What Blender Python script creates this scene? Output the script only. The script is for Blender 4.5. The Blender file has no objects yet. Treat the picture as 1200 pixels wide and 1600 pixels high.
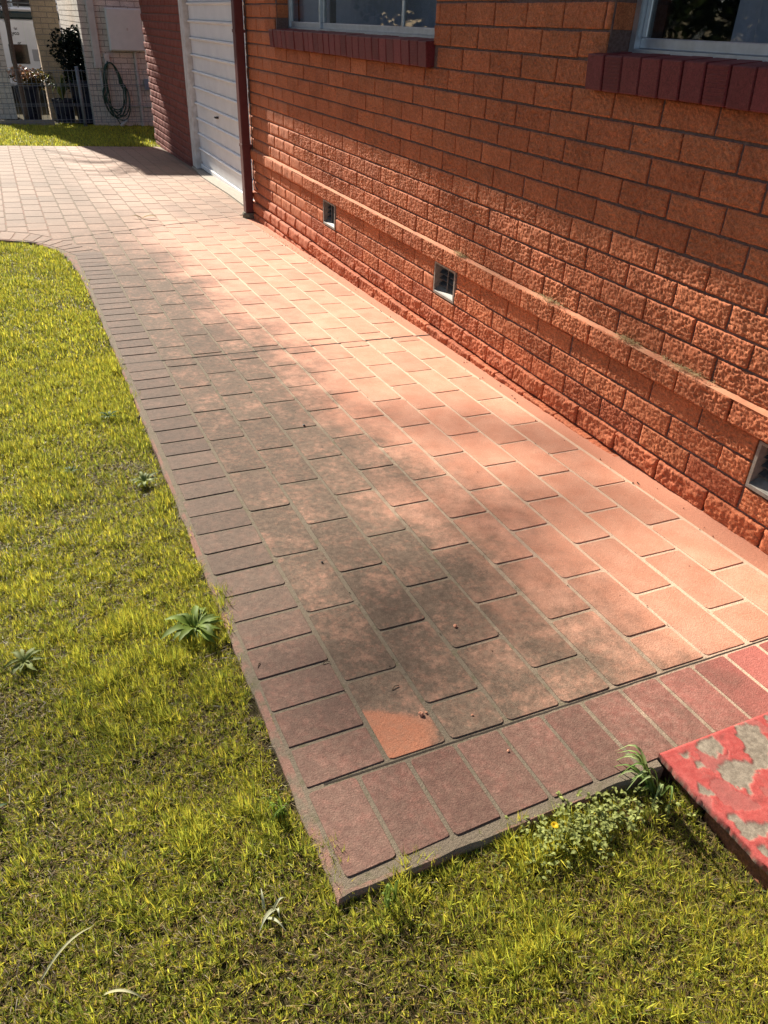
import bpy, bmesh, math, random
import numpy as np
from mathutils import Vector, Matrix
R = math.radians
random.seed(7); rng = np.random.default_rng(7)
sc = bpy.context.scene
col = bpy.context.collection

# ------------------------------------------------------------------ camera, sky, sun, exposure
ZS = 1.098                                   # height of the first brick bed under the sill
YAW, PIT, ROL, FPX = -0.4457, 0.5741, 0.0415, 1178.8
CAM = Vector((-1.935, -1.1282, 0.2524 + ZS))
ca, sa, cb, sb, cr, sr = math.cos(YAW), math.sin(YAW), math.cos(PIT), math.sin(PIT), math.cos(ROL), math.sin(ROL)
fwd = Vector((-sa*cb, ca*cb, -sb)); rgt0 = Vector((ca, sa, 0)); up0 = rgt0.cross(fwd)
rgt = rgt0*cr + up0*sr; upv = up0*cr - rgt0*sr
cd = bpy.data.cameras.new('camera'); cam = bpy.data.objects.new('camera', cd); col.objects.link(cam)
cd.sensor_fit = 'VERTICAL'; cd.sensor_height = 24.0; cd.lens = 24.0*FPX/1600.0
cd.clip_start = 0.02; cd.clip_end = 3000
cam.matrix_world = Matrix(((rgt.x, upv.x, -fwd.x, CAM.x), (rgt.y, upv.y, -fwd.y, CAM.y), (rgt.z, upv.z, -fwd.z, CAM.z), (0, 0, 0, 1)))
sc.camera = cam

SUN_EL, SUN_AZ = 32.0, 10.5                   # elevation; angle off the house wall towards the lawn
world = bpy.data.worlds.new('World'); sc.world = world; world.use_nodes = True
wn = world.node_tree.nodes; wl = world.node_tree.links
bg = wn.get('Background') or wn.new('ShaderNodeBackground')
sky = wn.new('ShaderNodeTexSky'); sky.sky_type = 'NISHITA'; sky.sun_disc = False
sky.sun_elevation = R(SUN_EL); sky.sun_rotation = R(360 - SUN_AZ)
wl.new(sky.outputs[0], bg.inputs[0]); bg.inputs[1].default_value = 0.062
sd = bpy.data.lights.new('sun', 'SUN'); sd.energy = 5.0; sd.angle = R(0.53); sd.color = (1.0, 0.93, 0.82)
sun = bpy.data.objects.new('sun', sd); col.objects.link(sun)
TOSUN = Vector((-math.sin(R(SUN_AZ))*math.cos(R(SUN_EL)), math.cos(R(SUN_AZ))*math.cos(R(SUN_EL)), math.sin(R(SUN_EL))))
sun.rotation_euler = TOSUN.to_track_quat('Z', 'Y').to_euler(); sun.location = (-4, 10, 12)
sc.view_settings.view_transform = 'Standard'; sc.view_settings.look = 'None'
sc.view_settings.exposure = 1.2; sc.view_settings.gamma = 1.0; sc.view_settings.use_curve_mapping = False

# ------------------------------------------------------------------ helpers
GX, GY = -0.028, -0.027
def gz(x, y):                                # height of the paved surface
    return GX*(x + 0.04) + GY*y
NRM = Vector((-GX, -GY, 1)).normalized()
def px2ground(x, y, dz=0.0):                 # photo pixel -> point on the paved plane (lifted by dz)
    d = fwd + rgt*((x - 600)/FPX) - upv*((y - 800)/FPX)
    n = Vector((-GX, -GY, 1)); c = GX*0.04 + dz
    return CAM + d*((c - n.dot(CAM))/n.dot(d))
def px2x(x, y, X):
    d = fwd + rgt*((x - 600)/FPX) - upv*((y - 800)/FPX)
    return CAM + d*((X - CAM.x)/d.x)
def proj(P):
    d = Vector(P) - CAM; z = d.dot(fwd)
    if z < 0.05: return None
    return 600 + FPX*d.dot(rgt)/z, 800 - FPX*d.dot(upv)/z, z

def tag(o, label=None, cat=None, group=None, kind=None):
    if label: o['label'] = label
    if cat: o['category'] = cat
    if group: o['group'] = group
    if kind: o['kind'] = kind
    return o
def link(o, parent=None):
    col.objects.link(o)
    if parent is not None: o.parent = parent
    return o
def empty(name, loc=(0, 0, 0), rz=0.0, parent=None):
    o = bpy.data.objects.new(name, None); o.location = loc; o.rotation_euler = (0, 0, rz); o.empty_display_size = 0.1
    return link(o, parent)

class MB:
    def __init__(s): s.v = []; s.f = []; s.m = []
    def add(s, vs, fs, mi=0):
        b = len(s.v); s.v += [tuple(v) for v in vs]; s.f += [tuple(b + i for i in f) for f in fs]; s.m += [mi]*len(fs)
        return s
    def box(s, x0, x1, y0, y1, z0, z1, mi=0, bev=0.0):
        if bev <= 0:
            vs = [(x, y, z) for z in (z0, z1) for y in (y0, y1) for x in (x0, x1)]
            return s.add(vs, [(0, 2, 3, 1), (4, 5, 7, 6), (0, 1, 5, 4), (2, 6, 7, 3), (0, 4, 6, 2), (1, 3, 7, 5)], mi)
        c = ((x0+x1)/2, (y0+y1)/2, (z0+z1)/2); h = ((x1-x0)/2, (y1-y0)/2, (z1-z0)/2); b = min(bev, min(h)*0.9)
        vs = []; idx = {}
        for sx in (-1, 1):
            for sy in (-1, 1):
                for sz in (-1, 1):
                    for ax in range(3):
                        p = [c[0]+sx*(h[0]-b), c[1]+sy*(h[1]-b), c[2]+sz*(h[2]-b)]
                        p[ax] += (sx, sy, sz)[ax]*b; idx[(sx, sy, sz, ax)] = len(vs); vs.append(p)
        fs = []
        for ax in range(3):
            u, w = [(1, 2), (2, 0), (0, 1)][ax]
            for sg in (-1, 1):
                q = []
                for a, e in ((-1, -1), (1, -1), (1, 1), (-1, 1)):
                    k = [0, 0, 0]; k[ax] = sg; k[u] = a; k[w] = e; q.append(idx[(k[0], k[1], k[2], ax)])
                fs.append(q if sg > 0 else q[::-1])
            for a in (-1, 1):
                for e in (-1, 1):
                    q = []
                    for sg in (-1, 1):
                        k = [0, 0, 0]; k[ax] = sg; k[u] = a; k[w] = e
                        q.append((idx[(k[0], k[1], k[2], u)], idx[(k[0], k[1], k[2], w)]))
                    g = [q[0][0], q[1][0], q[1][1], q[0][1]]; fs.append(g if a*e > 0 else g[::-1])
        for sx in (-1, 1):
            for sy in (-1, 1):
                for sz in (-1, 1):
                    g = [idx[(sx, sy, sz, a)] for a in range(3)]; fs.append(g if sx*sy*sz > 0 else g[::-1])
        return s.add(vs, fs, mi)
    def tube(s, pts, rad, n=8, mi=0, cap=True):
        pts = [Vector(p) for p in pts]; k = len(pts)
        rr = rad if hasattr(rad, '__len__') else [rad]*k
        b = len(s.v); ref = Vector((0, 0, 1)); prev = None
        for i, p in enumerate(pts):
            t = (pts[min(i+1, k-1)] - pts[max(i-1, 0)])
            t = t.normalized() if t.length > 1e-9 else Vector((0, 0, 1))
            if prev is None:
                a = t.cross(ref if abs(t.z) < 0.95 else Vector((1, 0, 0))).normalized()
            else:
                a = (prev - t*prev.dot(t)); a = a.normalized() if a.length > 1e-6 else t.orthogonal().normalized()
            prev = a; e = t.cross(a)
            for j in range(n):
                th = 2*math.pi*j/n; q = p + (a*math.cos(th) + e*math.sin(th))*rr[i]; s.v.append(tuple(q))
        for i in range(k-1):
            for j in range(n):
                s.f.append((b+i*n+j, b+i*n+(j+1) % n, b+(i+1)*n+(j+1) % n, b+(i+1)*n+j)); s.m.append(mi)
        if cap:
            s.f.append(tuple(b+j for j in range(n))[::-1]); s.m.append(mi)
            s.f.append(tuple(b+(k-1)*n+j for j in range(n))); s.m.append(mi)
        return s
    def lathe(s, c, prof, n=20, mi=0):
        b = len(s.v)
        for r, z in prof:
            for j in range(n):
                th = 2*math.pi*j/n; s.v.append((c[0]+r*math.cos(th), c[1]+r*math.sin(th), c[2]+z))
        for i in range(len(prof)-1):
            for j in range(n):
                s.f.append((b+i*n+j, b+i*n+(j+1) % n, b+(i+1)*n+(j+1) % n, b+(i+1)*n+j)); s.m.append(mi)
        return s
    def mesh(s, name, mats, smooth=False):
        me = bpy.data.meshes.new(name); me.from_pydata(s.v, [], s.f)
        for m in (mats if isinstance(mats, (list, tuple)) else [mats]): me.materials.append(m)
        if max(s.m, default=0) > 0: me.polygons.foreach_set('material_index', s.m)
        if smooth: me.polygons.foreach_set('use_smooth', [True]*len(me.polygons))
        me.update(); return me
    def build(s, name, mats, parent=None, smooth=False, loc=None):
        o = bpy.data.objects.new(name, s.mesh(name, mats, smooth))
        if loc: o.location = loc
        return link(o, parent)

def fast_mesh(name, V, F3, mat, cols=None):
    """V (n,3), F3 (m,3) triangles; cols (n,3) point colours"""
    me = bpy.data.meshes.new(name); n, m = len(V), len(F3)
    me.vertices.add(n); me.vertices.foreach_set('co', np.asarray(V, np.float32).ravel())
    me.loops.add(3*m); me.loops.foreach_set('vertex_index', np.asarray(F3, np.int32).ravel())
    me.polygons.add(m); me.polygons.foreach_set('loop_start', np.arange(0, 3*m, 3, dtype=np.int32))
    if cols is not None:
        a = me.color_attributes.new('col', 'FLOAT_COLOR', 'POINT')
        c4 = np.ones((n, 4), np.float32); c4[:, :3] = cols; a.data.foreach_set('color', c4.ravel())
    me.materials.append(mat); me.update(calc_edges=True); me.validate()
    return me

# vectorised value noise
def _h(i, j, k, s):
    n = (i*374761393 + j*668265263 + k*2147483647 + s*974711) & 0xffffffff
    n = ((n ^ (n >> 13))*1274126177) & 0xffffffff
    n = ((n ^ (n >> 16))*2246822519) & 0xffffffff
    return ((n ^ (n >> 15)) & 0xffffff)/float(0xffffff)
def vnoise(x, y, seed=0):
    x = np.asarray(x, float); y = np.asarray(y, float)
    i = np.floor(x).astype(np.int64); j = np.floor(y).astype(np.int64); u = x-i; v = y-j
    u = u*u*u*(u*(u*6-15)+10); v = v*v*v*(v*(v*6-15)+10)
    a = _h(i, j, 0, seed); b = _h(i+1, j, 0, seed); c = _h(i, j+1, 0, seed); d = _h(i+1, j+1, 0, seed)
    return a*(1-u)*(1-v)+b*u*(1-v)+c*(1-u)*v+d*u*v
def fbm(x, y, seed=0, o=4):
    r = 0; a = 0.5; t = 0
    for k in range(o): r = r + a*vnoise(np.asarray(x)*2**k, np.asarray(y)*2**k, seed+k*17); t += a; a *= 0.5
    return r/t

# ------------------------------------------------------------------ materials
def mat(name, base=(0.5, 0.5, 0.5), rough=0.8, metal=0.0, spec=0.5):
    m = bpy.data.materials.new(name); m.use_nodes = True
    p = m.node_tree.nodes['Principled BSDF']
    p.inputs['Base Color'].default_value = (*base, 1); p.inputs['Roughness'].default_value = rough
    p.inputs['Metallic'].default_value = metal; p.inputs['Specular IOR Level'].default_value = spec
    return m
class NT:
    def __init__(s, m): s.m = m; s.t = m.node_tree; s.n = s.t.nodes; s.l = s.t.links; s.p = s.n['Principled BSDF']
    def node(s, ty, **kw):
        nd = s.n.new(ty)
        for k, v in kw.items(): setattr(nd, k, v)
        return nd
    def link(s, a, b): s.l.new(a, b)
    def pos(s):
        return s.node('ShaderNodeNewGeometry').outputs['Position']
    def obj(s):
        return s.node('ShaderNodeTexCoord').outputs['Object']
    def noise(s, vec, scale, detail=4, rough=0.55, dist=0.0):
        nd = s.node('ShaderNodeTexNoise'); nd.inputs['Scale'].default_value = scale; nd.inputs['Detail'].default_value = detail
        nd.inputs['Roughness'].default_value = rough; nd.inputs['Distortion'].default_value = dist
        if vec is not None: s.link(vec, nd.inputs['Vector'])
        return nd.outputs['Fac']
    def math(s, op, a, b=None, c=None, clamp=False):
        nd = s.node('ShaderNodeMath', operation=op); nd.use_clamp = clamp
        for i, v in enumerate((a, b, c)):
            if v is None: continue
            if isinstance(v, (int, float)): nd.inputs[i].default_value = v
            else: s.link(v, nd.inputs[i])
        return nd.outputs[0]
    def ramp(s, fac, stops, interp='LINEAR'):
        nd = s.node('ShaderNodeValToRGB'); nd.color_ramp.interpolation = interp; e = nd.color_ramp.elements
        while len(e) < len(stops): e.new(0.5)
        for i, (p, c) in enumerate(stops):
            e[i].position = p; e[i].color = (*c, 1) if hasattr(c, '__len__') else (c, c, c, 1)
        s.link(fac, nd.inputs[0]); return nd.outputs[0]
    def smooth(s, v, lo, hi):
        nd = s.node('ShaderNodeMapRange', interpolation_type='SMOOTHSTEP')
        s.link(v, nd.inputs[0]); nd.inputs[1].default_value = lo; nd.inputs[2].default_value = hi
        return nd.outputs[0]
    def mix(s, fac, a, b, mode='MIX'):
        nd = s.node('ShaderNodeMix', data_type='RGBA', blend_type=mode)
        for sock, v in ((nd.inputs[0], fac), (nd.inputs[6], a), (nd.inputs[7], b)):
            if isinstance(v, (int, float)): sock.default_value = v
            elif isinstance(v, tuple): sock.default_value = (*v, 1)
            else: s.link(v, sock)
        return nd.outputs[2]
    def bump(s, h, strength=0.3, dist=0.01):
        nd = s.node('ShaderNodeBump'); nd.inputs['Strength'].default_value = strength; nd.inputs['Distance'].default_value = dist
        s.link(h, nd.inputs['Height']); s.link(nd.outputs[0], s.p.inputs['Normal'])
    def base(s, c): s.link(c, s.p.inputs['Base Color'])
    def rnd(s): return s.node('ShaderNodeObjectInfo').outputs['Random']
    def sep(s, v):
        nd = s.node('ShaderNodeSeparateXYZ'); s.link(v, nd.inputs[0]); return nd.outputs

def grime(n, P):
    """lichen and dirt on the lawn side of the paving: 0 clean .. 1 dirty (own ragged outline)"""
    x, y, z = n.sep(P)
    a = n.math('MULTIPLY_ADD', y, -0.055, 0.0)                       # edge of the dirt leans to the house further along
    e = n.math('ADD', n.math('MULTIPLY', n.math('ADD', x, 0.72), 1.0), n.math('MULTIPLY', a, -1.0))
    big = n.noise(P, 2.2, 3, 0.6); fine = n.noise(P, 20, 6, 0.72)
    e = n.math('ADD', e, n.math('MULTIPLY_ADD', big, 0.9, -0.45)); e = n.math('ADD', e, n.math('MULTIPLY_ADD', fine, 0.5, -0.25))
    d = n.math('SUBTRACT', 1.0, n.smooth(e, -0.30, 0.26))
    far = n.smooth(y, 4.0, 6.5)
    return n.math('MULTIPLY', d, n.math('MULTIPLY_ADD', far, -0.35, 1.0)), far, x, y

def mk_paver():
    m = mat('paver_coating', rough=0.62, spec=0.2); n = NT(m); P = n.pos()
    d, far, x, y = grime(n, P)
    fine = n.noise(P, 60, 5, 0.7); mid = n.noise(P, 9, 4, 0.6); sand = n.noise(P, 420, 2, 0.6)
    clean = n.mix(n.smooth(mid, 0.3, 0.72), (0.54, 0.245, 0.152), (0.60, 0.31, 0.205))
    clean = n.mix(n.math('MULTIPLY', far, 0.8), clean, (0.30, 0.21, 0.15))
    red0 = n.mix(n.smooth(fine, 0.35, 0.7), (0.31, 0.115, 0.084), (0.43, 0.215, 0.165)); red = n.mix(n.smooth(x, -0.95, -0.5), red0, n.mix(fine, (0.33, 0.092, 0.070), (0.41, 0.15, 0.12)))
    # border courses and end row carry the redder coat
    bx = n.math('MULTIPLY', n.math('LESS_THAN', x, -1.452), n.math('LESS_THAN', y, 4.72)); by = n.math('LESS_THAN', y, -0.196)
    nearred = n.math('SUBTRACT', 1.0, n.smooth(y, -0.15, 0.7))
    isred = n.math('MAXIMUM', by, n.math('MULTIPLY', bx, n.math('MULTIPLY_ADD', nearred, 0.8, 0.1)))
    fresh = n.mix(isred, clean, red)
    dirt = n.mix(n.smooth(fine, 0.3, 0.72), (0.078, 0.057, 0.040), (0.148, 0.108, 0.075))
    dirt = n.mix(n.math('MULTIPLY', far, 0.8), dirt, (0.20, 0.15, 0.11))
    dirt = n.mix(n.math('MULTIPLY', isred, 0.4), dirt, (0.20, 0.088, 0.068))
    wear = n.smooth(n.math('ADD', n.noise(P, 38, 6, 0.75), n.math('MULTIPLY_ADD', mid, 0.6, -0.3)), 0.42, 0.85)
    dd = n.math('MULTIPLY', d, n.math('MULTIPLY_ADD', wear, -0.45, 0.97))
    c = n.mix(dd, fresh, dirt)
    # scrubbed patch by the near corner, with a curved edge
    px_, py_ = n.math('ADD', x, 1.405), n.math('ADD', y, 0.13)
    ed = n.math('ADD', n.math('MULTIPLY', px_, -1.0), n.math('MULTIPLY', n.math('MULTIPLY', py_, py_), -6.5))
    ed = n.math('SUBTRACT', n.math('ADD', ed, n.math('ADD', n.math('MULTIPLY_ADD', mid, 0.10, 0.035), n.math('MULTIPLY_ADD', fine, 0.07, -0.035))), n.math('MULTIPLY', n.math('MAXIMUM', py_, 0.0), 0.85))
    scr = n.math('MULTIPLY', n.smooth(ed, -0.020, 0.022), n.math('MULTIPLY', n.math('GREATER_THAN', x, -1.449), n.math('GREATER_THAN', y, -0.19)))
    scr = n.math('MULTIPLY', scr, n.math('LESS_THAN', y, 0.07))
    c = n.mix(n.math('MULTIPLY', scr, n.math('MULTIPLY_ADD', n.smooth(fine, 0.3, 0.75), -0.35, 1.0)), c, n.mix(fine, (0.32, 0.115, 0.06), (0.40, 0.175, 0.10)))
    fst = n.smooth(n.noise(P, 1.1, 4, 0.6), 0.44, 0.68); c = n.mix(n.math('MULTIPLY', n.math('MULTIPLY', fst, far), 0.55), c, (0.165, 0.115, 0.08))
    # old oily marks
    blot = n.smooth(n.noise(P, 1.6, 2, 0.5), 0.60, 0.80)
    c = n.mix(n.math('MULTIPLY', blot, n.math('MULTIPLY', d, 0.45)), c, (0.085, 0.058, 0.045))
    c = n.mix(n.math('MULTIPLY', bx, n.math('MULTIPLY_ADD', nearred, -0.45, 0.6)), c, n.mix(fine, (0.085, 0.060, 0.046), (0.16, 0.115, 0.088)))
    v = n.math('MULTIPLY_ADD', n.rnd(), 0.26, 0.87)
    hs = n.node('ShaderNodeHueSaturation'); n.link(c, hs.inputs['Color']); n.link(v, hs.inputs['Value'])
    sp = n.math('MULTIPLY_ADD', n.smooth(sand, 0.30, 0.70), 0.44, 0.78)
    c = n.mix(1.0, hs.outputs[0], sp, 'MULTIPLY')
    n.base(c)
    h = n.math('ADD', n.math('MULTIPLY', n.noise(P, 260, 3, 0.6), 0.7), n.math('MULTIPLY', n.noise(P, 70, 3, 0.6), 0.6))
    n.bump(h, 0.55, 0.004)
    n.link(n.math('MULTIPLY_ADD', d, 0.15, 0.68), n.p.inputs['Roughness'])
    return m
def mk_joint():
    m = mat('joint_concrete', rough=0.9, spec=0.25); n = NT(m); P = n.pos()
    d, far, x, y = grime(n, P)
    f = n.noise(P, 180, 4, 0.7); g = n.noise(P, 700, 2, 0.6)
    clean = n.mix(f, (0.60, 0.40, 0.27), (0.74, 0.56, 0.40)); dirt = n.mix(f, (0.115, 0.09, 0.062), (0.25, 0.20, 0.14))
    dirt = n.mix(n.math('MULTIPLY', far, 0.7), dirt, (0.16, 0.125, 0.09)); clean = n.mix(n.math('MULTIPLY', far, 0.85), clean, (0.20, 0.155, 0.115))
    # coat lies over the strip between the last joint and the house, and over the outer lip
    lip = n.math('MAXIMUM', n.math('LESS_THAN', x, -1.644), n.math('LESS_THAN', y, -0.424))
    strip = n.math('MULTIPLY', n.math('GREATER_THAN', x, -0.099), n.math('LESS_THAN', y, 6.0))
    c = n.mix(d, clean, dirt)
    mossy = n.smooth(n.noise(P, 30, 4, 0.6), 0.52, 0.7)
    c = n.mix(n.math('MULTIPLY', n.math('MULTIPLY', mossy, d), 0.5), c, (0.10, 0.10, 0.045))
    c = n.mix(strip, c, n.mix(f, (0.52, 0.21, 0.12), (0.60, 0.29, 0.19)))
    c = n.mix(n.math('MULTIPLY', n.math('MULTIPLY', lip, 0.8), n.smooth(n.noise(P, 16, 4, 0.6), 0.42, 0.62)), c, n.mix(f, (0.25, 0.115, 0.085), (0.33, 0.18, 0.135)))
    c = n.mix(1.0, c, n.math('MULTIPLY_ADD', n.smooth(g, 0.3, 0.7), 0.4, 0.78), 'MULTIPLY')
    n.base(c); n.bump(n.math('ADD', f, n.math('MULTIPLY', g, 0.6)), 0.6, 0.006)
    return m
def mk_brick(name, c1, c2, c3, rough=0.85):
    m = mat(name, rough=rough, spec=0.3); n = NT(m); O = n.pos()
    r = n.rnd(); a = n.noise(O, 45, 5, 0.65); b = n.noise(O, 7, 3, 0.5); g = n.noise(O, 300, 3, 0.65)
    c = n.mix(n.smooth(r, 0.0, 1.0), c1, c2); c = n.mix(n.math('MULTIPLY', n.smooth(a, 0.45, 0.75), 0.6), c, c3)
    v_ = n.math('FRACT', n.math('MULTIPLY', r, 7.31)); c = n.mix(1.0, c, n.math('MULTIPLY_ADD', v_, 0.16, 0.88), 'MULTIPLY')
    c = n.mix(n.math('MULTIPLY', n.smooth(n.noise(O, 1.7, 5, 0.65), 0.50, 0.78), 0.28), c, tuple(q*0.5 for q in c2))
    c = n.mix(1.0, c, n.math('MULTIPLY_ADD', b, 0.5, 0.76), 'MULTIPLY')
    c = n.mix(1.0, c, n.math('MULTIPLY_ADD', n.smooth(g, 0.3, 0.7), 0.3, 0.83), 'MULTIPLY')
    wv = n.noise(O, 130, 3, 0.6, 1.2); c = n.mix(1.0, c, n.math('MULTIPLY_ADD', n.smooth(wv, 0.36, 0.64), 0.42, 0.76), 'MULTIPLY')
    n.base(c); n.bump(n.math('ADD', g, n.math('MULTIPLY', a, 0.7)), 0.35, 0.003)
    return m
def mk_simple(name, c1, c2, scale, rough=0.8, metal=0.0, spec=0.4, bump=0.0, bd=0.004, detail=4):
    m = mat(name, rough=rough, metal=metal, spec=spec); n = NT(m); P = n.pos()
    f = n.noise(P, scale, detail, 0.62); n.base(n.mix(n.smooth(f, 0.28, 0.72), c1, c2))
    if bump: n.bump(n.noise(P, scale*3, 4, 0.6), bump, bd)
    n.link(n.math('MULTIPLY_ADD', f, 0.25, rough-0.12), n.p.inputs['Roughness'])
    return m
def mk_leaf(name, tr=0.45, rough=0.5, const=None, var=0.25):
    m = bpy.data.materials.new(name); m.use_nodes = True; n = NT(m); out = n.n['Material Output']
    if const is None:
        at = n.node('ShaderNodeVertexColor'); at.layer_name = 'col'; c = at.outputs[0]
    else:
        f = n.noise(n.pos(), 40, 4, 0.6); c = n.mix(f, tuple(v*(1-var) for v in const), tuple(v*(1+var) for v in const))
    n.base(c); n.p.inputs['Roughness'].default_value = rough; n.p.inputs['Specular IOR Level'].default_value = 0.2
    t = n.node('ShaderNodeBsdfTranslucent'); n.link(c, t.inputs[0])
    mx = n.node('ShaderNodeMixShader'); mx.inputs[0].default_value = tr
    n.link(n.p.outputs[0], mx.inputs[1]); n.link(t.outputs[0], mx.inputs[2]); n.link(mx.outputs[0], out.inputs[0])
    return m
M = {}
M['paver'] = mk_paver(); M['joint'] = mk_joint()
M['brick'] = mk_brick('textured_orange_brick', (0.51, 0.163, 0.068), (0.45, 0.135, 0.056), (0.57, 0.22, 0.10))
M['basebrick'] = mk_brick('painted_base_brick', (0.48, 0.14, 0.058), (0.42, 0.115, 0.05), (0.54, 0.19, 0.085))
M['redbrick'] = mk_brick('dark_red_brick', (0.25, 0.068, 0.048), (0.21, 0.052, 0.042), (0.30, 0.10, 0.06))
M['sillbrick'] = mk_brick('maroon_painted_brick', (0.165, 0.027, 0.030), (0.145, 0.024, 0.028), (0.19, 0.04, 0.042), 0.6)
M['mortar'] = mk_simple('raked_mortar', (0.125, 0.07, 0.058), (0.21, 0.135, 0.115), 90, 0.95, bump=0.4)
M['mortar2'] = mk_simple('ledge_mortar', (0.43, 0.15, 0.075), (0.54, 0.27, 0.15), 5, 0.95, bump=0.5)
M['drygrass'] = mk_leaf('dry_clippings', 0.3, 0.8, (0.45, 0.36, 0.19))
M['alu'] = mk_simple('aluminium', (0.50, 0.53, 0.57), (0.60, 0.63, 0.67), 30, 0.38, 0.75)
M['rubber'] = mat('black_rubber', (0.015, 0.015, 0.016), 0.7)
M['blind'] = mk_simple('grey_blind_fabric', (0.46, 0.44, 0.48), (0.52, 0.50, 0.54), 60, 0.9)
M['dark'] = mat('dark_room', (0.02, 0.02, 0.022), 0.9)
M['room'] = mat('room_wall', (0.05, 0.048, 0.05), 0.9)
M['door'] = mk_simple('white_door_enamel', (0.72, 0.72, 0.73), (0.80, 0.80, 0.80), 5, 0.42)
M['jamb'] = mk_simple('old_white_timber', (0.50, 0.46, 0.43), (0.70, 0.68, 0.66), 12, 0.6, bump=0.2)
M['black'] = mat('black_plastic', (0.02, 0.02, 0.02), 0.5)
M['pipe'] = mk_simple('maroon_enamel', (0.085, 0.018, 0.020), (0.105, 0.026, 0.027), 14, 0.45)
M['vent'] = mk_simple('cream_vent_paint', (0.17, 0.155, 0.13), (0.28, 0.25, 0.21), 40, 0.6)
M['ventdark'] = mat('vent_void', (0.012, 0.011, 0.011), 0.9)
M['slat'] = mk_simple('vent_slat', (0.05, 0.05, 0.052), (0.10, 0.098, 0.095), 60, 0.6)
M['conc'] = mk_simple('grey_concrete', (0.30, 0.26, 0.21), (0.42, 0.37, 0.30), 25, 0.9, bump=0.3)
M['dirtyconc'] = mk_simple('dirty_concrete', (0.10, 0.085, 0.06), (0.20, 0.17, 0.12), 40, 0.9, bump=0.4)
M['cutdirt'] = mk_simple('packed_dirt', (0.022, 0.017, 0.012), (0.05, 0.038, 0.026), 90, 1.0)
M['soil'] = mk_simple('lawn_soil', (0.026, 0.022, 0.010), (0.075, 0.060, 0.026), 90, 1.0, spec=0.1, bump=0.8, bd=0.01)
M['grass'] = mk_leaf('grass_blade', 0.5, 0.45)
M['weed'] = mk_leaf('weed_leaf', 0.35, 0.6)
M['foliage'] = mk_leaf('shrub_leaf', 0.35, 0.45)
M['cream'] = mk_brick('cream_brick', (0.66, 0.59, 0.52), (0.71, 0.64, 0.56), (0.74, 0.68, 0.60))
M['warm_lit_cream'] = mk_brick('cream_brick_warm_lit', (0.60, 0.44, 0.28), (0.56, 0.42, 0.28), (0.64, 0.51, 0.35))  # cream brick with warm reflected light mixed into its colour
M['cmortar'] = mk_simple('pale_mortar', (0.22, 0.18, 0.15), (0.32, 0.27, 0.23), 60, 0.95)
M['boxgrey'] = mk_simple('pale_grey_enamel', (0.70, 0.74, 0.72), (0.76, 0.79, 0.77), 8, 0.5)
M['pvc'] = mk_simple('white_pvc', (0.55, 0.53, 0.49), (0.64, 0.62, 0.58), 9, 0.5)
M['bluebox'] = mat('blue_grey_plastic', (0.25, 0.33, 0.42), 0.5)
M['hose'] = mk_simple('dark_green_hose', (0.014, 0.055, 0.038), (0.024, 0.075, 0.052), 30, 0.45)
M['wire'] = mk_simple('galvanised_wire', (0.26, 0.27, 0.29), (0.36, 0.37, 0.39), 30, 0.5, 0.5)
M['post'] = mk_simple('steel_post', (0.20, 0.22, 0.24), (0.27, 0.29, 0.31), 20, 0.5, 0.3)
M['pot'] = mk_simple('navy_glaze', (0.010, 0.014, 0.03), (0.016, 0.022, 0.05), 10, 0.3)
M['vanwhite'] = mk_simple('van_white', (0.74, 0.74, 0.77), (0.80, 0.80, 0.83), 4, 0.4)
M['vangreen'] = mat('van_dark_green', (0.012, 0.028, 0.032), 0.35)
M['glassdark'] = mat('dark_glass', (0.006, 0.007, 0.01), 0.08)
M['letter'] = mat('dark_lettering', (0.03, 0.03, 0.035), 0.5)
M['bark'] = mk_simple('fibrous_bark', (0.11, 0.075, 0.055), (0.24, 0.18, 0.14), 60, 0.95, bump=0.7, bd=0.02)
M['tile'] = mk_simple('roof_tile', (0.22, 0.09, 0.06), (0.30, 0.13, 0.08), 20, 0.8)
M['soffit'] = mk_simple('white_soffit', (0.62, 0.60, 0.57), (0.70, 0.68, 0.65), 6, 0.7)
M['yellow'] = mk_leaf('yellow_petal', 0.3, 0.6, (0.75, 0.50, 0.02))
M['chip'] = mk_simple('brick_chip', (0.45, 0.17, 0.09), (0.55, 0.28, 0.18), 90, 0.9, bump=0.4)
M['twig'] = mk_simple('brown_twig', (0.05, 0.032, 0.02), (0.11, 0.07, 0.04), 90, 0.9)
def mk_glass():
    m = bpy.data.materials.new('window_glass'); m.use_nodes = True; n = NT(m); out = n.n['Material Output']; n.n.remove(n.p)
    ge = n.node('ShaderNodeNewGeometry'); dt = n.node('ShaderNodeVectorMath', operation='DOT_PRODUCT'); n.link(ge.outputs['Normal'], dt.inputs[0]); n.link(ge.outputs['Incoming'], dt.inputs[1])
    fz = n.math('MULTIPLY_ADD', n.math('POWER', n.math('SUBTRACT', 1.0, n.math('ABSOLUTE', dt.outputs['Value'])), 5.0), 0.96, 0.04)
    tr = n.node('ShaderNodeBsdfTransparent'); tr.inputs[0].default_value = (0.80, 0.83, 0.85, 1)
    gl = n.node('ShaderNodeBsdfGlossy'); gl.inputs['Roughness'].default_value = 0.02
    mx = n.node('ShaderNodeMixShader'); n.link(fz, mx.inputs[0]); n.link(tr.outputs[0], mx.inputs[1]); n.link(gl.outputs[0], mx.inputs[2])
    n.link(mx.outputs[0], out.inputs[0]); return m
M['glass'] = mk_glass()
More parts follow.
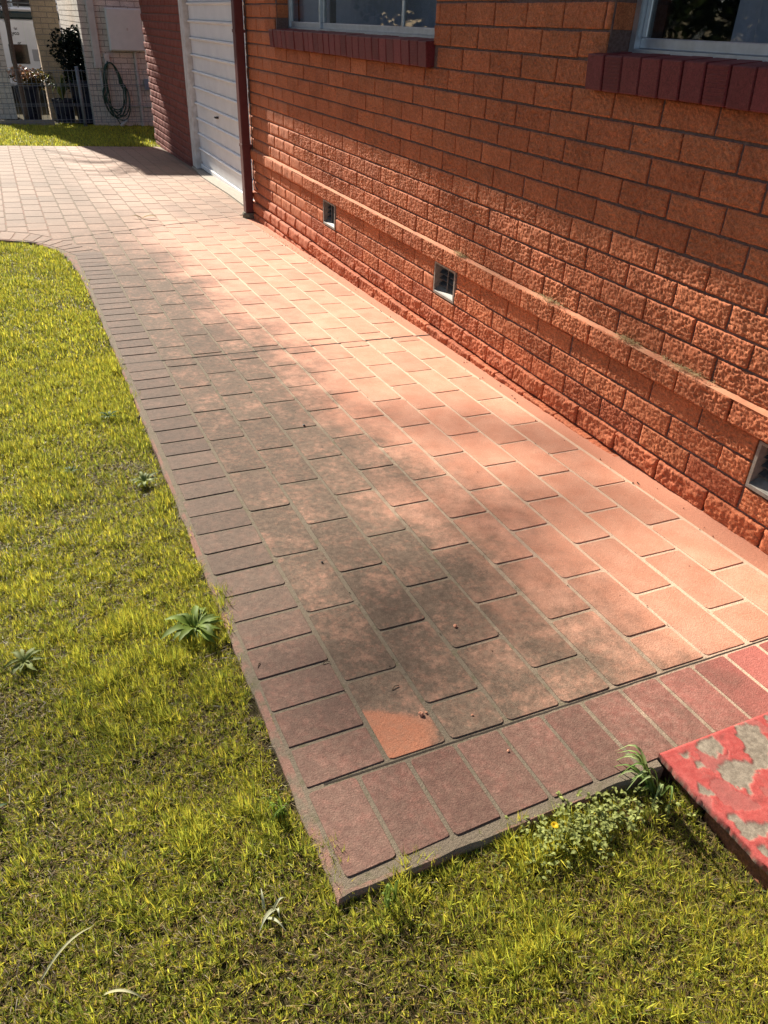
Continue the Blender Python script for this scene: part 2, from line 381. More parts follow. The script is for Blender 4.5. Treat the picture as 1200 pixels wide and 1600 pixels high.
def mk_step():
    m = mat('peeling_red_paint', rough=0.8, spec=0.15); n = NT(m); P = n.pos()
    at = n.node('ShaderNodeVertexColor'); at.layer_name = 'col'
    k = n.sep(at.outputs[0])
    f = n.noise(P, 70, 5, 0.7); g = n.noise(P, 500, 3, 0.6)
    paint = n.mix(n.smooth(f, 0.3, 0.7), (0.33, 0.055, 0.047), (0.40, 0.090, 0.076)); conc = n.mix(n.smooth(f, 0.25, 0.75), (0.15, 0.122, 0.09), (0.31, 0.26, 0.195))
    faded = n.mix(f, (0.29, 0.07, 0.06), (0.36, 0.12, 0.10))
    paint = n.mix(k[1], paint, faded)
    paint = n.mix(n.math('MULTIPLY', n.smooth(n.noise(P, 26, 6, 0.7), 0.5, 0.72), 0.5), paint, (0.22, 0.085, 0.07))
    c = n.mix(k[0], paint, conc); c = n.mix(1.0, c, n.math('MULTIPLY_ADD', n.smooth(g, 0.3, 0.7), 0.35, 0.8), 'MULTIPLY')
    n.base(c); n.bump(n.math('ADD', f, n.math('MULTIPLY', g, 0.6)), 0.3, 0.003)
    return m
M['step'] = mk_step()

# ------------------------------------------------------------------ ground sheets
def grid_sheet(name, xs, ys, fz, material, kind='structure', label=None, cat=None):
    X, Y = np.meshgrid(xs, ys); Z = fz(X, Y); V = np.stack([X, Y, Z], -1).reshape(-1, 3)
    w = len(xs); F = []
    i = np.arange((len(ys)-1)*(w-1)); r = i//(w-1); c = i % (w-1); a = r*w+c
    F = np.concatenate([np.stack([a, a+1, a+w+1], -1), np.stack([a, a+w+1, a+w], -1)])
    me = fast_mesh(name, V, F, material); me.polygons.foreach_set('use_smooth', [True]*len(me.polygons))
    o = bpy.data.objects.new(name, me); link(o); tag(o, label, cat, kind=kind); return o
def soil_z(X, Y):
    Yc = np.minimum(Y, 16.0)
    b = GX*(np.clip(X, -8, 4) + 0.04) + GY*Yc
    n1 = fbm(X*1.3, Y*1.3, 3) - 0.5; n2 = fbm(X*9, Y*9, 9) - 0.5
    dip = np.exp(-(((X+0.93)/0.10)**2 + ((Y+0.60)/0.22)**2))*0.035
    low = 0.022 + 0.010*np.clip((-0.43-Y)/0.2, 0, 1)
    z = b - low + 0.02*n1 + 0.012*n2 - dip
    under = (X > -1.60) & (Y > -0.41) & (Y < 11.6)                   # beneath the paving and the house
    under |= (X > -0.86) & (Y > -2.4) & (Y < 0)
    under |= (Y > 5.5) & (Y < 11.6)
    return np.where(under, b - 0.11, z)
xs = np.unique(np.concatenate([np.linspace(-600, -9, 8), np.arange(-9, -3.2, 0.4), np.arange(-3.2, -0.7, 0.035), np.arange(-0.7, 6, 0.6), np.linspace(6, 600, 8)]))
ys = np.unique(np.concatenate([np.linspace(-400, -4, 7), np.arange(-4, -1.6, 0.3), np.arange(-1.6, 5.8, 0.04), np.arange(5.8, 17, 0.3), np.linspace(17, 900, 10)]))
ground = grid_sheet('ground', xs, ys, soil_z, M['soil'])

# ------------------------------------------------------------------ paving: slab + single coated pieces
def clip(poly, a, b, c):                     # keep a*x+b*y+c >= 0
    out = []
    for i in range(len(poly)):
        p, q = poly[i], poly[(i+1) % len(poly)]
        dp = a*p[0]+b*p[1]+c; dq = a*q[0]+b*q[1]+c
        if dp >= 0: out.append(p)
        if (dp >= 0) != (dq >= 0):
            t = dp/(dp-dq); out.append((p[0]+t*(q[0]-p[0]), p[1]+t*(q[1]-p[1])))
    return out
def area(p): return 0.5*sum(p[i][0]*p[(i+1) % len(p)][1]-p[(i+1) % len(p)][0]*p[i][1] for i in range(len(p)))
def rounded(poly, r, seg=2):
    out = []; n = len(poly)
    for i in range(n):
        p0, p, p1 = Vector(poly[i-1]), Vector(poly[i]), Vector(poly[(i+1) % n])
        a = p0-p; b = p1-p; la, lb = a.length, b.length
        if la < 1e-6 or lb < 1e-6: continue
        k = min(r, la*0.45, lb*0.45); s = p+a/la*k; e = p+b/lb*k
        for j in range(seg+1):
            t = j/seg; q = s*(1-t)**2 + p*2*t*(1-t) + e*t*t; out.append((q.x, q.y))
    return out
def inset(poly, d):
    n = len(poly); out = []
    for i in range(n):
        p0, p, p1 = Vector(poly[i-1]), Vector(poly[i]), Vector(poly[(i+1) % n])
        a = (p-p0).normalized(); b = (p1-p).normalized(); nn = Vector((-a.y-b.y, a.x+b.x))
        nn = nn.normalized() if nn.length > 1e-6 else Vector((-a.y, a.x)); out.append((p.x+nn.x*d, p.y+nn.y*d))
    return out
PT = 0.0024                                  # how far the pieces stand above the joints
def piece_mb(poly, mb, cx=0, cy=0, world=False, r=0.013, seg=2, dz=0.0):
    if area(poly) < 0: poly = poly[::-1]
    r = r*random.uniform(0.45, 1.0); o = [(p[0]+random.gauss(0, 0.0007), p[1]+random.gauss(0, 0.0007)) for p in rounded(poly, r, seg)]; i = inset(o, 0.0012); n = len(o)
    f = (lambda p, z: (p[0], p[1], gz(p[0], p[1])+z+dz)) if world else (lambda p, z: (p[0]-cx, p[1]-cy, z))
    v = [f(p, -0.011) for p in o]+[f(p, -0.0010) for p in o]+[f(p, 0) for p in i]
    fs = [(k, (k+1) % n, n+(k+1) % n, n+k) for k in range(n)]+[(n+k, n+(k+1) % n, 2*n+(k+1) % n, 2*n+k) for k in range(n)]+[tuple(range(2*n, 3*n))]
    mb.add(v, fs)
_tx = Vector((1, 0, GX)).normalized(); _ty = NRM.cross(_tx)
TILT = Matrix((_tx, _ty, NRM)).transposed().to_4x4()
full_cache = {}
def place_piece(poly, parent, name='paver', key=None, r=0.013):
    cx = sum(p[0] for p in poly)/len(poly); cy = sum(p[1] for p in poly)/len(poly)
    dz = random.uniform(-0.0006, 0.0006)
    if key and key in full_cache: me = full_cache[key]
    else:
        mb = MB(); piece_mb(poly, mb, cx, cy, r=r); me = mb.mesh(name, M['paver'])
        if key: full_cache[key] = me
    o = bpy.data.objects.new(name, me); o.parent = parent; col.objects.link(o)
    o.matrix_local = Matrix.Translation((cx, cy, gz(cx, cy)+dz)) @ TILT
    return o
def slab(name, poly, thick, label=None):
    """concrete slab whose top is the joint level; edges slightly ragged"""
    pts = []
    for i in range(len(poly)):
        p, q = Vector(poly[i]), Vector(poly[(i+1) % len(poly)]); k = max(1, int((q-p).length/0.03)); nrm = (q-p).normalized(); nrm = Vector((-nrm.y, nrm.x))
        for j in range(k):
            t = p.lerp(q, j/k); w = (vnoise(t.x*22, t.y*22, 5)-0.5)*0.008; pts.append((t.x+nrm.x*w, t.y+nrm.y*w))
    n = len(pts); i2 = inset(pts, 0.006)
    f = lambda p, z: (p[0], p[1], gz(p[0], p[1])-PT+z)
    mb = MB(); mb.add([f(p, -thick) for p in pts]+[f(p, -0.006) for p in pts]+[f(p, 0) for p in i2],
        [(k, (k+1) % n, n+(k+1) % n, n+k) for k in range(n)]+[(n+k, n+(k+1) % n, 2*n+(k+1) % n, 2*n+k) for k in range(n)]+[tuple(range(2*n, 3*n))])
    o = mb.build(name, M['joint']); tag(o, label, kind='structure'); return o
# joint 3 (diagonal saw cut between path and driveway): from (-1.86,5.12) to (0.02,6.05)
J3a, J3b = (-1.90, 5.115), (0.03, 6.055)
def j3y(x): return J3a[1]+(x-J3a[0])*(J3b[1]-J3a[1])/(J3b[0]-J3a[0])
CUT = 0.007
outer = [(-1.664, -0.440), (-1.662, 0.4), (-1.655, 1.3), (-1.650, 2.4), (-1.650, 3.6), (-1.662, 4.15), (-1.70, 4.66), (-1.775, 4.92), (-1.86, 5.085)]
path_poly = [(-0.03, -0.402), (0.03, -0.402), (0.03, j3y(0.03)-CUT), (-1.88, j3y(-1.88)-CUT)] + outer[::-1][1:] + [(-0.91, -0.426), (-0.905, -0.402)]
path = slab('path', path_poly, 0.10)
drive_poly = [(-1.88, j3y(-1.88)+CUT), (0.03, j3y(0.03)+CUT), (0.03, 6.12), (0.055, 6.4), (0.085, 7.2), (0.09, 8.45), (0.17, 9.25), (0.19, 11.66), (-9.0, 11.45), (-9.0, 5.32), (-3.2, 5.30), (-2.5, 5.29), (-2.1, 5.262)]
drive = slab('driveway', drive_poly, 0.10)

PX0, PW = -1.4555, 0.1497
JX, JY = 0.0125, 0.0105                      # joint widths
# the field of the path, two bays split by the control cut
def field(bay):
    for k in range(-3 if bay else 0, 9):
        x0, x1 = PX0+k*PW+JX/2, PX0+(k+1)*PW-JX/2
        if bay == 0: pitch, ph, ylo, yhi = 0.277, (0.059+0.0042*k if k % 2 == 0 else -0.083+0.005*k), -0.1895, 2.3755+0.002*(k-4)
        else: pitch, ph, ylo, yhi = 0.2925, (2.552+0.011*k if k % 2 == 0 else 2.398+0.0135*k), 2.3840+0.002*(k-4), 9
        for n in range(-9, 26):
            jy = JY if bay == 0 else 0.0125; y0, y1 = ph+n*pitch+jy/2, ph+(n+1)*pitch-jy/2
            if y1 < ylo+0.012 or y0 > yhi: continue
            full = y0 >= ylo and y1 <= yhi
            jx = random.uniform(-0.0012, 0.0012)
            poly = [(x0+jx, max(y0, ylo)), (x1+jx, max(y0, ylo)), (x1+jx, min(y1, yhi)), (x0+jx, min(y1, yhi))]
            yield k, n, poly, full, bay
border_cut = (Vector((-1.452, 4.70)), Vector((-1.905, 5.515)))     # inner edge of the curved border
bn = (border_cut[1]-border_cut[0]).normalized()
for bay in (0, 1):
    for k, n, poly, full, b in field(bay):
        a = len(poly); ar = area(poly); p = poly
        if bay == 1:
            s = (J3b[1]-J3a[1])/(J3b[0]-J3a[0])
            p = clip(p, s, -1, J3a[1]-s*J3a[0]-0.006)                                   # below the diagonal cut
            if k < 0 and len(p) > 2: p = clip(p, bn.y, -bn.x, -(bn.y*border_cut[0].x-bn.x*border_cut[0].y)-0.006)
        if len(p) < 3 or abs(area(p)) < 0.0012: continue
        full = full and abs(abs(area(p))-abs(ar)) < 1e-6
        place_piece(p, path, 'paver', ('f', bay, random.randrange(9)) if full else None)
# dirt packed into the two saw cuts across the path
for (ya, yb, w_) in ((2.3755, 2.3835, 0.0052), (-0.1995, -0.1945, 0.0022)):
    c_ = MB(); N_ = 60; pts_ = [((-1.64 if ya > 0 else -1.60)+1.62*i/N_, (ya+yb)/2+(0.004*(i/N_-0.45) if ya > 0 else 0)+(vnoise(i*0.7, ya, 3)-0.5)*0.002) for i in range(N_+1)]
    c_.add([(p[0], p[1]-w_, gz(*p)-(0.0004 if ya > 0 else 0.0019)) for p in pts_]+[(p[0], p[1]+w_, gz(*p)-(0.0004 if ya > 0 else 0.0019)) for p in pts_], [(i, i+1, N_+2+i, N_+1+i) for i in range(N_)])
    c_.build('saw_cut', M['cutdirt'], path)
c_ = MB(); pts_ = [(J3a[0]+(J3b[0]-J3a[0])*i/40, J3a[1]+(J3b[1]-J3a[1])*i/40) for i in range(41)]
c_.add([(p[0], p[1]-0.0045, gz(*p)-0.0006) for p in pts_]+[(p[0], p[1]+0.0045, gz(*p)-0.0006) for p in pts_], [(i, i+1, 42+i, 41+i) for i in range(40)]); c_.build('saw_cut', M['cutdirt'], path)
# straight border of header pieces along the lawn
BX0, BX1 = -1.6365, PX0-JX/2+0.001
y = -0.1895; first = True
hdr = []
while y < 4.66:
    pitch = 0.1115 if y < 2.2 else 0.1135
    y1 = y+pitch-0.009
    if y < 2.376 < y1+0.009: hdr.append((y, 2.3745)); hdr.append((2.383, y1)) if y1-2.383 > 0.02 else None
    else: hdr.append((y, y1))
    y += pitch
for i, (a, b) in enumerate(hdr):
    sk = random.uniform(-0.003, 0.003); ex = random.uniform(-0.003, 0.003); xo = 0.010 if 1.0 < a < 4.2 else 0.0
    place_piece([(BX0+ex+xo, a-0.002), (BX1, a+0.004+sk), (BX1, b+0.004+sk), (BX0+ex+xo, b-0.002)], path, 'border_paver', r=0.008)
# curved border: headers fan round the lawn corner and on along the driveway edge
inn = [(-1.452, 4.70), (-1.60, 5.02), (-1.74, 5.27), (-1.90, 5.475), (-2.10, 5.585), (-2.45, 5.64), (-3.2, 5.66), (-6.0, 5.70)]
out_ = [(-1.652, 4.67), (-1.705, 4.83), (-1.80, 5.03), (-1.93, 5.20), (-2.12, 5.29), (-2.45, 5.325), (-3.2, 5.34), (-6.0, 5.36)]
def along(pl, t):
    L = [0]
    for i in range(len(pl)-1): L.append(L[-1]+(Vector(pl[i+1])-Vector(pl[i])).length)
    s = t*L[-1]
    for i in range(len(pl)-1):
        if s <= L[i+1]+1e-9: u = (s-L[i])/(L[i+1]-L[i]); return Vector(pl[i]).lerp(Vector(pl[i+1]), u)
    return Vector(pl[-1])
inn_c = [along(inn[:5], t/40) for t in range(41)]; out_c = [along(out_[:5], t/40) for t in range(41)]
def fan(NI, il, ol, name, par_near, par_far):
    for i in range(NI):
        t0, t1 = (i+0.05)/NI, (i+0.95)/NI
        a, b = along(ol, t0), along(il, t0); c, d = along(il, t1), along(ol, t1)
        poly = [tuple(a.lerp(b, 0.04)), tuple(a.lerp(b, 0.965)), tuple(d.lerp(c, 0.965)), tuple(d.lerp(c, 0.04))]
        s = (J3b[1]-J3a[1])/(J3b[0]-J3a[0])
        lo = clip(poly, s, -1, J3a[1]-s*J3a[0]-0.005); hi = clip(poly, -s, 1, -(J3a[1]-s*J3a[0])-0.005)
        for q, par in ((lo, par_near), (hi, par_far)):
            if len(q) > 2 and abs(area(q)) > 0.0015: place_piece(q, par, name, r=0.007)
fan(9, inn[:5], out_[:5], 'border_paver', path, drive)
fan(32, inn[4:], out_[4:], 'border_paver', drive, drive)
# end row by the step
x = -1.6365; i = 0
while x < -0.14:
    x1 = min(x+0.1135-0.0105, -0.11)
    place_piece([(x+0.003, -0.404), (x1+0.003, -0.400), (x1, -0.2035), (x, -0.2055)], path, 'end_row_paver', r=0.009)
    x += 0.1135
# driveway field: same courses carried on; nearest pieces single, far ones joined
farmb = MB(); cnt = 0
for k in range(-40, 11):
    x0, x1 = PX0+k*PW+0.005, PX0+(k+1)*PW-0.005
    if k == 10: x1 = PX0+k*PW+0.08
    ph = (2.552+0.011*max(min(k, 8), -3) if k % 2 == 0 else 2.398+0.0135*max(min(k, 8), -3))
    for n in range(6, 34):
        y0, y1 = ph+n*0.2925+0.0065, ph+(n+1)*0.2925-0.0065
        p = [(x0, y0), (x1, y0), (x1, y1), (x0, y1)]; s = (J3b[1]-J3a[1])/(J3b[0]-J3a[0])
        ar0 = abs(area(p))
        p = clip(p, -s, 1, -(J3a[1]-s*J3a[0])-0.006)
        xm = (x0+x1)/2
        for (a, b) in zip(inn[2:-1], inn[3:]):
            if len(p) < 3: break
            if not (b[0] <= xm < a[0]): continue
            d = (Vector(b)-Vector(a)).normalized(); p = clip(p, d.y, -d.x, -(d.y*a[0]-d.x*a[1])-0.006)
        if len(p) > 2: p = clip(p, 0, -1, 11.60+0.02*0)
        if len(p) > 2: p = clip(p, -1, 0.02, 0.045-0.02*6.4)        # garage apron side
        if len(p) < 3 or abs(area(p)) < 0.002: continue
        q = proj((sum(a[0] for a in p)/len(p), sum(a[1] for a in p)/len(p), gz(p[0][0], p[0][1])))
        if q and -20 < q[0] < 420 and y0 < 8.3 and cnt < 230:
            place_piece(p, drive, 'paver', ('d', random.randrange(6)) if abs(abs(area(p))-ar0) < 1e-7 else None); cnt += 1
        elif y0 < 11.7: piece_mb(p, farmb, world=True, seg=1)
o = farmb.build('far_pavers', M['paver'], drive); tag(o, kind='stuff')
# bare concrete apron under the garage door
mb = MB(); ap = [(0.04, 6.10), (0.30, 6.10), (0.30, 9.42), (0.185, 9.42), (0.10, 8.46), (0.095, 7.2), (0.065, 6.4)]
n = len(ap); mb.add([(p[0], p[1], gz(*p)-0.12) for p in ap]+[(p[0], p[1], gz(*p)-0.001) for p in ap], [(i, (i+1) % n, n+(i+1) % n, n+i) for i in range(n)]+[tuple(range(n, 2*n))])
tag(mb.build('garage_apron', M['conc']), kind='structure')

# ------------------------------------------------------------------ the brick house
BH, BL, JT = 0.086, 0.24, 0.009
def bedz(b): return ZS - BH*b                # top of course b
PERP0 = 3.0282
house = empty('brick_house', (0.3, 2.0, 0)); HO = Vector((0.3, 2.0, 0))
tag(house, 'orange textured brick house with two windows, white garage door and maroon downpipe', 'house')
def hb(mb, name, mats, parent=None, smooth=False):                   # part of the house given in world coordinates
    o = mb.build(name, mats, parent if parent is not None else house, smooth)
    if parent is None: o.location = -HO
    return o
WIN1 = (2.595, 5.045, 0.098); WIN2 = (-0.75, 1.312, 0.098)           # opening: y range, depth of the glass line
SILLB, SILLT, HEAD = bedz(-1)+0.0, bedz(-1)+0.112, bedz(-15)
Y_FAR, Y_NEAR = 5.90, -2.6
VENTS = [(3.874, 4.106), (2.194, 2.426), (0.034, 0.266)]
VZ0, VZ1 = bedz(11), bedz(9)
# mortar backing with openings, as boxes behind the brick faces
mb = MB(); MX = 0.0065
def wallbox(y0, y1, z0, z1, x0=MX, x1=0.23): mb.box(x0, x1, y0, y1, z0, z1)
ZB, ZT = -0.45, bedz(-19)
wallbox(Y_NEAR, Y_FAR, ZB, VZ0); 
vy = [Y_NEAR]+[v for ab in sorted(VENTS) for v in (ab[0]+0.004, ab[1]-0.004)]+[Y_FAR]
for i in range(0, len(vy), 2): wallbox(vy[i], vy[i+1], VZ0, VZ1)
wallbox(Y_NEAR, Y_FAR, VZ1, SILLB+0.02)
for a, b in ((WIN1[1], Y_FAR), (WIN2[1], WIN1[0]), (Y_NEAR, WIN2[0])): wallbox(a, b, SILLB+0.02, HEAD)
wallbox(Y_NEAR, Y_FAR, HEAD, ZT)
mb.box(0.24, 0.30, Y_FAR-0.25, Y_FAR, ZB, ZT)
wall = hb(mb, 'wall', M['mortar'])

# brick faces: shared relief meshes
def brick_mesh(name, L, H, nu, nv, seed, kind='worm', depth=0.032, material=None):
    u = np.linspace(-L/2, L/2, nu+1); v = np.linspace(-H/2, H/2, nv+1); U, V = np.meshgrid(u, v)
    a, b = U*1000+seed*311.7, V*1000+seed*173.3
    if kind == 'worm':
        am = 0.72+0.55*((seed*37 % 11)/10); fs_ = 0.85+0.4*((seed*53 % 7)/6); a, b = a/fs_, b/fs_
        wx = (fbm(a/16, b/16, seed+1, 2)-0.5)*12; wy = (fbm(a/16, b/16, seed+2, 2)-0.5)*12
        r = 1-np.abs(2*vnoise((a+wx)/10, (b+wy)/6.5, seed+3)-1); r2 = 1-np.abs(2*vnoise((a-wy)/5.5, (b+wx)/4.5, seed+4)-1)
        h = am*(0.0052*r+0.0026*r2)+0.0026*(fbm(a/45, b/45, seed+5, 2)-0.5)*2-0.0045*am
    else:                                    # rock faced
        h = 0.012*(fbm(a/55, b/38, seed+1, 3)-0.42)+0.007*(fbm(a/12, b/12, seed+2, 3)-0.5)+0.0034*(1-np.abs(2*vnoise(a/8, b/6, seed+6)-1))
    ed = np.minimum(np.minimum((U+L/2), (L/2-U)), np.minimum((V+H/2), (H/2-V)))*1000
    e = np.clip(ed/(3.0 if kind == 'worm' else 5.0), 0, 1); e = e*(2-e)
    X = -(h*e)+(0.0018*(1-e) if kind == 'worm' else 0.004*(1-e))
    jx = (vnoise(a/9, b/9, seed+8)-0.5)*0.0034*(ed < 0.5)
    P = np.stack([X, U+jx, V+jx*0.7], -1).reshape(-1, 3); w = nu+1
    i = np.arange(nu*nv); r_ = i//nu; c = i % nu; q = r_*w+c
    F = np.concatenate([np.stack([q, q+w, q+w+1], -1), np.stack([q, q+w+1, q+1], -1)]).tolist()
    P = P.tolist(); ring = [k for k in range(w)]+[k*w+w-1 for k in range(1, nv+1)]+[nv*w+k for k in range(w-2, -1, -1)]+[k*w for k in range(nv-1, 0, -1)]
    base = len(P); P += [[depth, P[k][1], P[k][2]] for k in ring]; n = len(ring)
    for k in range(n):
        k2 = (k+1) % n; F.append([ring[k], ring[k2], base+k2]); F.append([ring[k], base+k2, base+k])
    me = fast_mesh(name, np.array(P), np.array(F), material); me.polygons.foreach_set('use_smooth', [True]*(2*nu*nv)+[False]*(2*n))
    me['n'] = 1
    return me
FH = BH-JT
variants = {}
def variant(L, kind, hi, seed, material):
    key = (round(L, 3), kind, hi, seed, material.name)
    if key not in variants:
        nu, nv = (max(6, int(L/0.0036)), 22) if hi else (max(3, int(L/0.014)), 6)
        variants[key] = brick_mesh('brick', L, FH if kind != 'base' else FH, nu, nv, seed, 'worm' if kind == 'worm' else 'rock', material=material)
    return variants[key]
entries = []                                 # (score, L, kind, material, loc)
def holes(course):
    zt, zb = bedz(course), bedz(course+1); zm = (zt+zb)/2; h = []
    if SILLB-0.01 < zm < SILLT: h += [(WIN1[0]-0.015, WIN1[1]+0.055), (WIN2[0]-0.05, WIN2[1]+0.05)]
    elif SILLT <= zm < HEAD: h += [WIN1[:2], WIN2[:2]]
    if VZ0 < zm < VZ1: h += list(VENTS)
    return h
for c in range(-17, 15):
    ph = 0.0 if c % 2 == 0 else BL/2
    zc = bedz(c)-JT-FH/2+JT/2
    n0 = int((PERP0-Y_FAR)/BL)-2
    for n in range(n0, int((PERP0-Y_NEAR)/BL)+2):
        y1 = PERP0-n*BL+ph-JT/2+0.0; y0 = y1-BL+JT
        segs = [(max(y0, Y_NEAR), min(y1, Y_FAR-0.004))]
        for a, b in holes(c):
            ns = []
            for s0, s1 in segs:
                if s1 <= a+0.006 or s0 >= b-0.006: ns.append((s0, s1)); continue
                if s0 < a-0.02: ns.append((s0, a-0.006 if SILLB < zc < SILLT else a-0.003))
                if s1 > b+0.02: ns.append((b+(0.006 if SILLB < zc < SILLT else 0.003), s1))
            segs = ns
        for s0, s1 in segs:
            L = s1-s0
            if L < 0.022: continue
            yc = (s0+s1)/2
            if zc+FH/2 < gz(0, yc)-0.03: continue
            kind, mt, xo = 'worm', M['brick'], 0.0
            if c == 8: xo = -0.021
            if c >= 11: mt = M['basebrick']
            if c == 11 and random.random() < 0.35: mt = M['brick']
            if c == 12: kind, xo = 'rock', -0.006
            if c >= 13: kind, xo = 'rock', -0.026
            q = proj((0, yc, zc)); sc_ = 0
            if q and -30 < q[0] < 1230 and -20 < q[1] < 1620: sc_ = 1/q[2]**2*L
            entries.append([sc_, L, kind, mt, (xo, yc, zc), c, n])
entries.sort(key=lambda e: -e[0])
joined_V, joined_F, jc = [], [], 0
joined = {'brick': [], 'base': []}
for i, (s_, L, kind, mt, loc, c, n) in enumerate(entries):
    Lr = BL-JT if abs(L-(BL-JT)) < 0.004 else L
    dx = random.uniform(-0.0022, 0.0014); dy = random.uniform(-0.002, 0.002); dzz = random.uniform(-0.0012, 0.0012)
    if i < 300 and s_ > 0:
        me = variant(Lr, kind, True, (c*7+n*13) % 11, mt)
        o = bpy.data.objects.new('brick', me); o.parent = wall; col.objects.link(o)
        o.location = (loc[0]+dx, loc[1]+dy, loc[2]+dzz); o.rotation_euler = (random.uniform(-0.004, 0.004), random.uniform(-0.012, 0.012), random.uniform(-0.006, 0.006))
    else:
        joined['brick' if mt is M['brick'] else 'base'].append((variant(Lr, kind, False, (c*7+n*13) % 7, mt), (loc[0]+dx, loc[1]+dy, loc[2]+dzz)))
def join_meshes(name, items, material, parent):
    Vs, Fs, b = [], [], 0
    for me, loc in items:
        v = np.empty(len(me.vertices)*3, np.float32); me.vertices.foreach_get('co', v); v = v.reshape(-1, 3)+np.array(loc, np.float32)
        f = np.empty(len(me.loops), np.int32); me.loops.foreach_get('vertex_index', f); Vs.append(v); Fs.append(f.reshape(-1, 3)+b); b += len(v)
    me = fast_mesh(name, np.concatenate(Vs), np.concatenate(Fs), material)
    o = bpy.data.objects.new(name, me); o.parent = parent; col.objects.link(o); tag(o, kind='stuff'); return o
join_meshes('more_bricks', joined['brick'], M['brick'], wall)
join_meshes('more_base_bricks', joined['base'], M['basebrick'], wall)
# mortar wash on the projecting course, with dry clippings caught on it
Vv, Ff = [], []
ysn = np.arange(Y_NEAR, Y_FAR, 0.012); zt = bedz(8)-JT/2
fr = -0.0215+0.003*(fbm(ysn*6, ysn*0, 4)-0.5); hz = 0.003+0.006*(fbm(ysn*9, ysn*0+3, 7)-0.3)
mb = MB(); k = len(ysn)
mb.add([(fr[i], ysn[i], zt-0.001) for i in range(k)]+[(fr[i]*0.75, ysn[i], zt+0.001+0.3*hz[i]) for i in range(k)]+[(0.0055, ysn[i], zt+hz[i]+0.003) for i in range(k)],
       [(i, i+1, k+i+1, k+i) for i in range(k-1)]+[(k+i, k+i+1, 2*k+i+1, 2*k+i) for i in range(k-1)])
hb(mb, 'ledge_mortar', M['mortar2'], wall, True)

def blades(N, pos, h, w, lean, az, bend, mat_cols, segs=2):
    """pos (N,3) base; h,w,lean(rad from vertical),az,bend arrays -> V,F,cols ; tapered blade with segs quads + tip"""
    dirx, diry = np.cos(az), np.sin(az); sx, sy = -diry, dirx
    V = []; m = segs
    for i in range(m+1):
        t = i/m if i < m else 1.0
        an = lean+bend*t; r_ = h*t*np.sin(lean+bend*t*0.5); z_ = h*t*np.cos(lean+bend*t*0.5)
        cx = pos[:, 0]+dirx*r_; cy = pos[:, 1]+diry*r_; cz = pos[:, 2]+z_
        if i < m:
            ww = w*(1-0.45*t)*0.5
            V.append(np.stack([cx-sx*ww, cy-sy*ww, cz], -1)); V.append(np.stack([cx+sx*ww, cy+sy*ww, cz], -1))
        else: V.append(np.stack([cx, cy, cz], -1))
    V = np.stack(V, 1); nv = V.shape[1]; F = []
    for i in range(m-1): F += [(2*i, 2*i+1, 2*i+3), (2*i, 2*i+3, 2*i+2)]
    F.append((2*m-2, 2*m-1, 2*m))
    F = (np.array(F)[None]+(np.arange(N)*nv)[:, None, None]).reshape(-1, 3)
    return V.reshape(-1, 3), F, np.repeat(mat_cols, nv, 0)
# clippings on the ledge: three little drifts
for (yc, ln) in ((1.395, 0.16), (0.90, 0.10), (0.62, 0.20), (2.15, 0.10)):
    N = 220; p = np.stack([rng.uniform(-0.020, 0.0, N), yc+rng.normal(0, ln/3, N), np.full(N, zt+0.006)+rng.uniform(0, 0.010, N)], -1)
    V, F, C = blades(N, p, rng.uniform(0.01, 0.03, N), np.full(N, 0.0018), rng.uniform(1.0, 1.9, N), rng.uniform(0, 6.28, N), rng.uniform(-0.5, 0.5, N), np.tile([0.5, 0.4, 0.2], (N, 1)))
    o = bpy.data.objects.new('dry_clippings', fast_mesh('dry_clippings', V, F, M['drygrass'])); link(o)
    where = {1.395: 'broad drift of straw clippings on the wall ledge right of the middle vent', 0.90: 'small drift of straw clippings on the wall ledge, middle of three', 0.62: 'straw clippings on the wall ledge nearest the right-hand vent', 2.15: 'thin straw clippings on the wall ledge above the middle vent'}[yc]
    tag(o, where, 'dry grass', 'clippings caught on the wall ledge', 'stuff')

# sills: rows of bricks on edge
def sill(y0, y1, pitch):
    mb = MB(); mb.box(-0.006, 0.11, y0+0.006, y1-0.006, SILLB+0.006, SILLT-0.012); s = hb(mb, 'window_sill', M['sillbrick'])
    n = int(round((y1-y0)/pitch)); p = (y1-y0)/n; me = []
    for k in range(4):
        b = MB(); b.box(-0.062, 0.062, -p/2+0.0028, p/2-0.0028, -0.0535, 0.0535, bev=0.0035)
        mm = b.mesh('sill_brick', M['sillbrick']); me.append(mm)
    for i in range(n):
        yy = y0+(i+0.5)*p
        o = bpy.data.objects.new('sill_brick', me[i % 4]); o.parent = s; col.objects.link(o)
        o.location = (0.022+random.uniform(-0.0025, 0.0025), yy, (SILLB+SILLT)/2+random.uniform(-0.0015, 0.0015)); o.rotation_euler = (random.uniform(-0.008, 0.008), R(-5)+random.uniform(-0.01, 0.01), random.uniform(-0.006, 0.006))
        if i % 5 == 1:                                   # wire-cut scoring on some faces
            g = MB()
            for k in range(9): g.box(-0.0635, -0.060, -p/2+0.006, p/2-0.006, -0.044+k*0.011, -0.044+k*0.011+0.0045)
            gg = g.build('scored_face', M['sillbrick'], o)
            gg.parent = s; gg.location = o.location; gg.rotation_euler = o.rotation_euler
    return s
sill(WIN1[0]-0.012, WIN1[1]+0.045, 0.0935); sill(WIN2[0]-0.04, WIN2[1]+0.045, 0.0925)

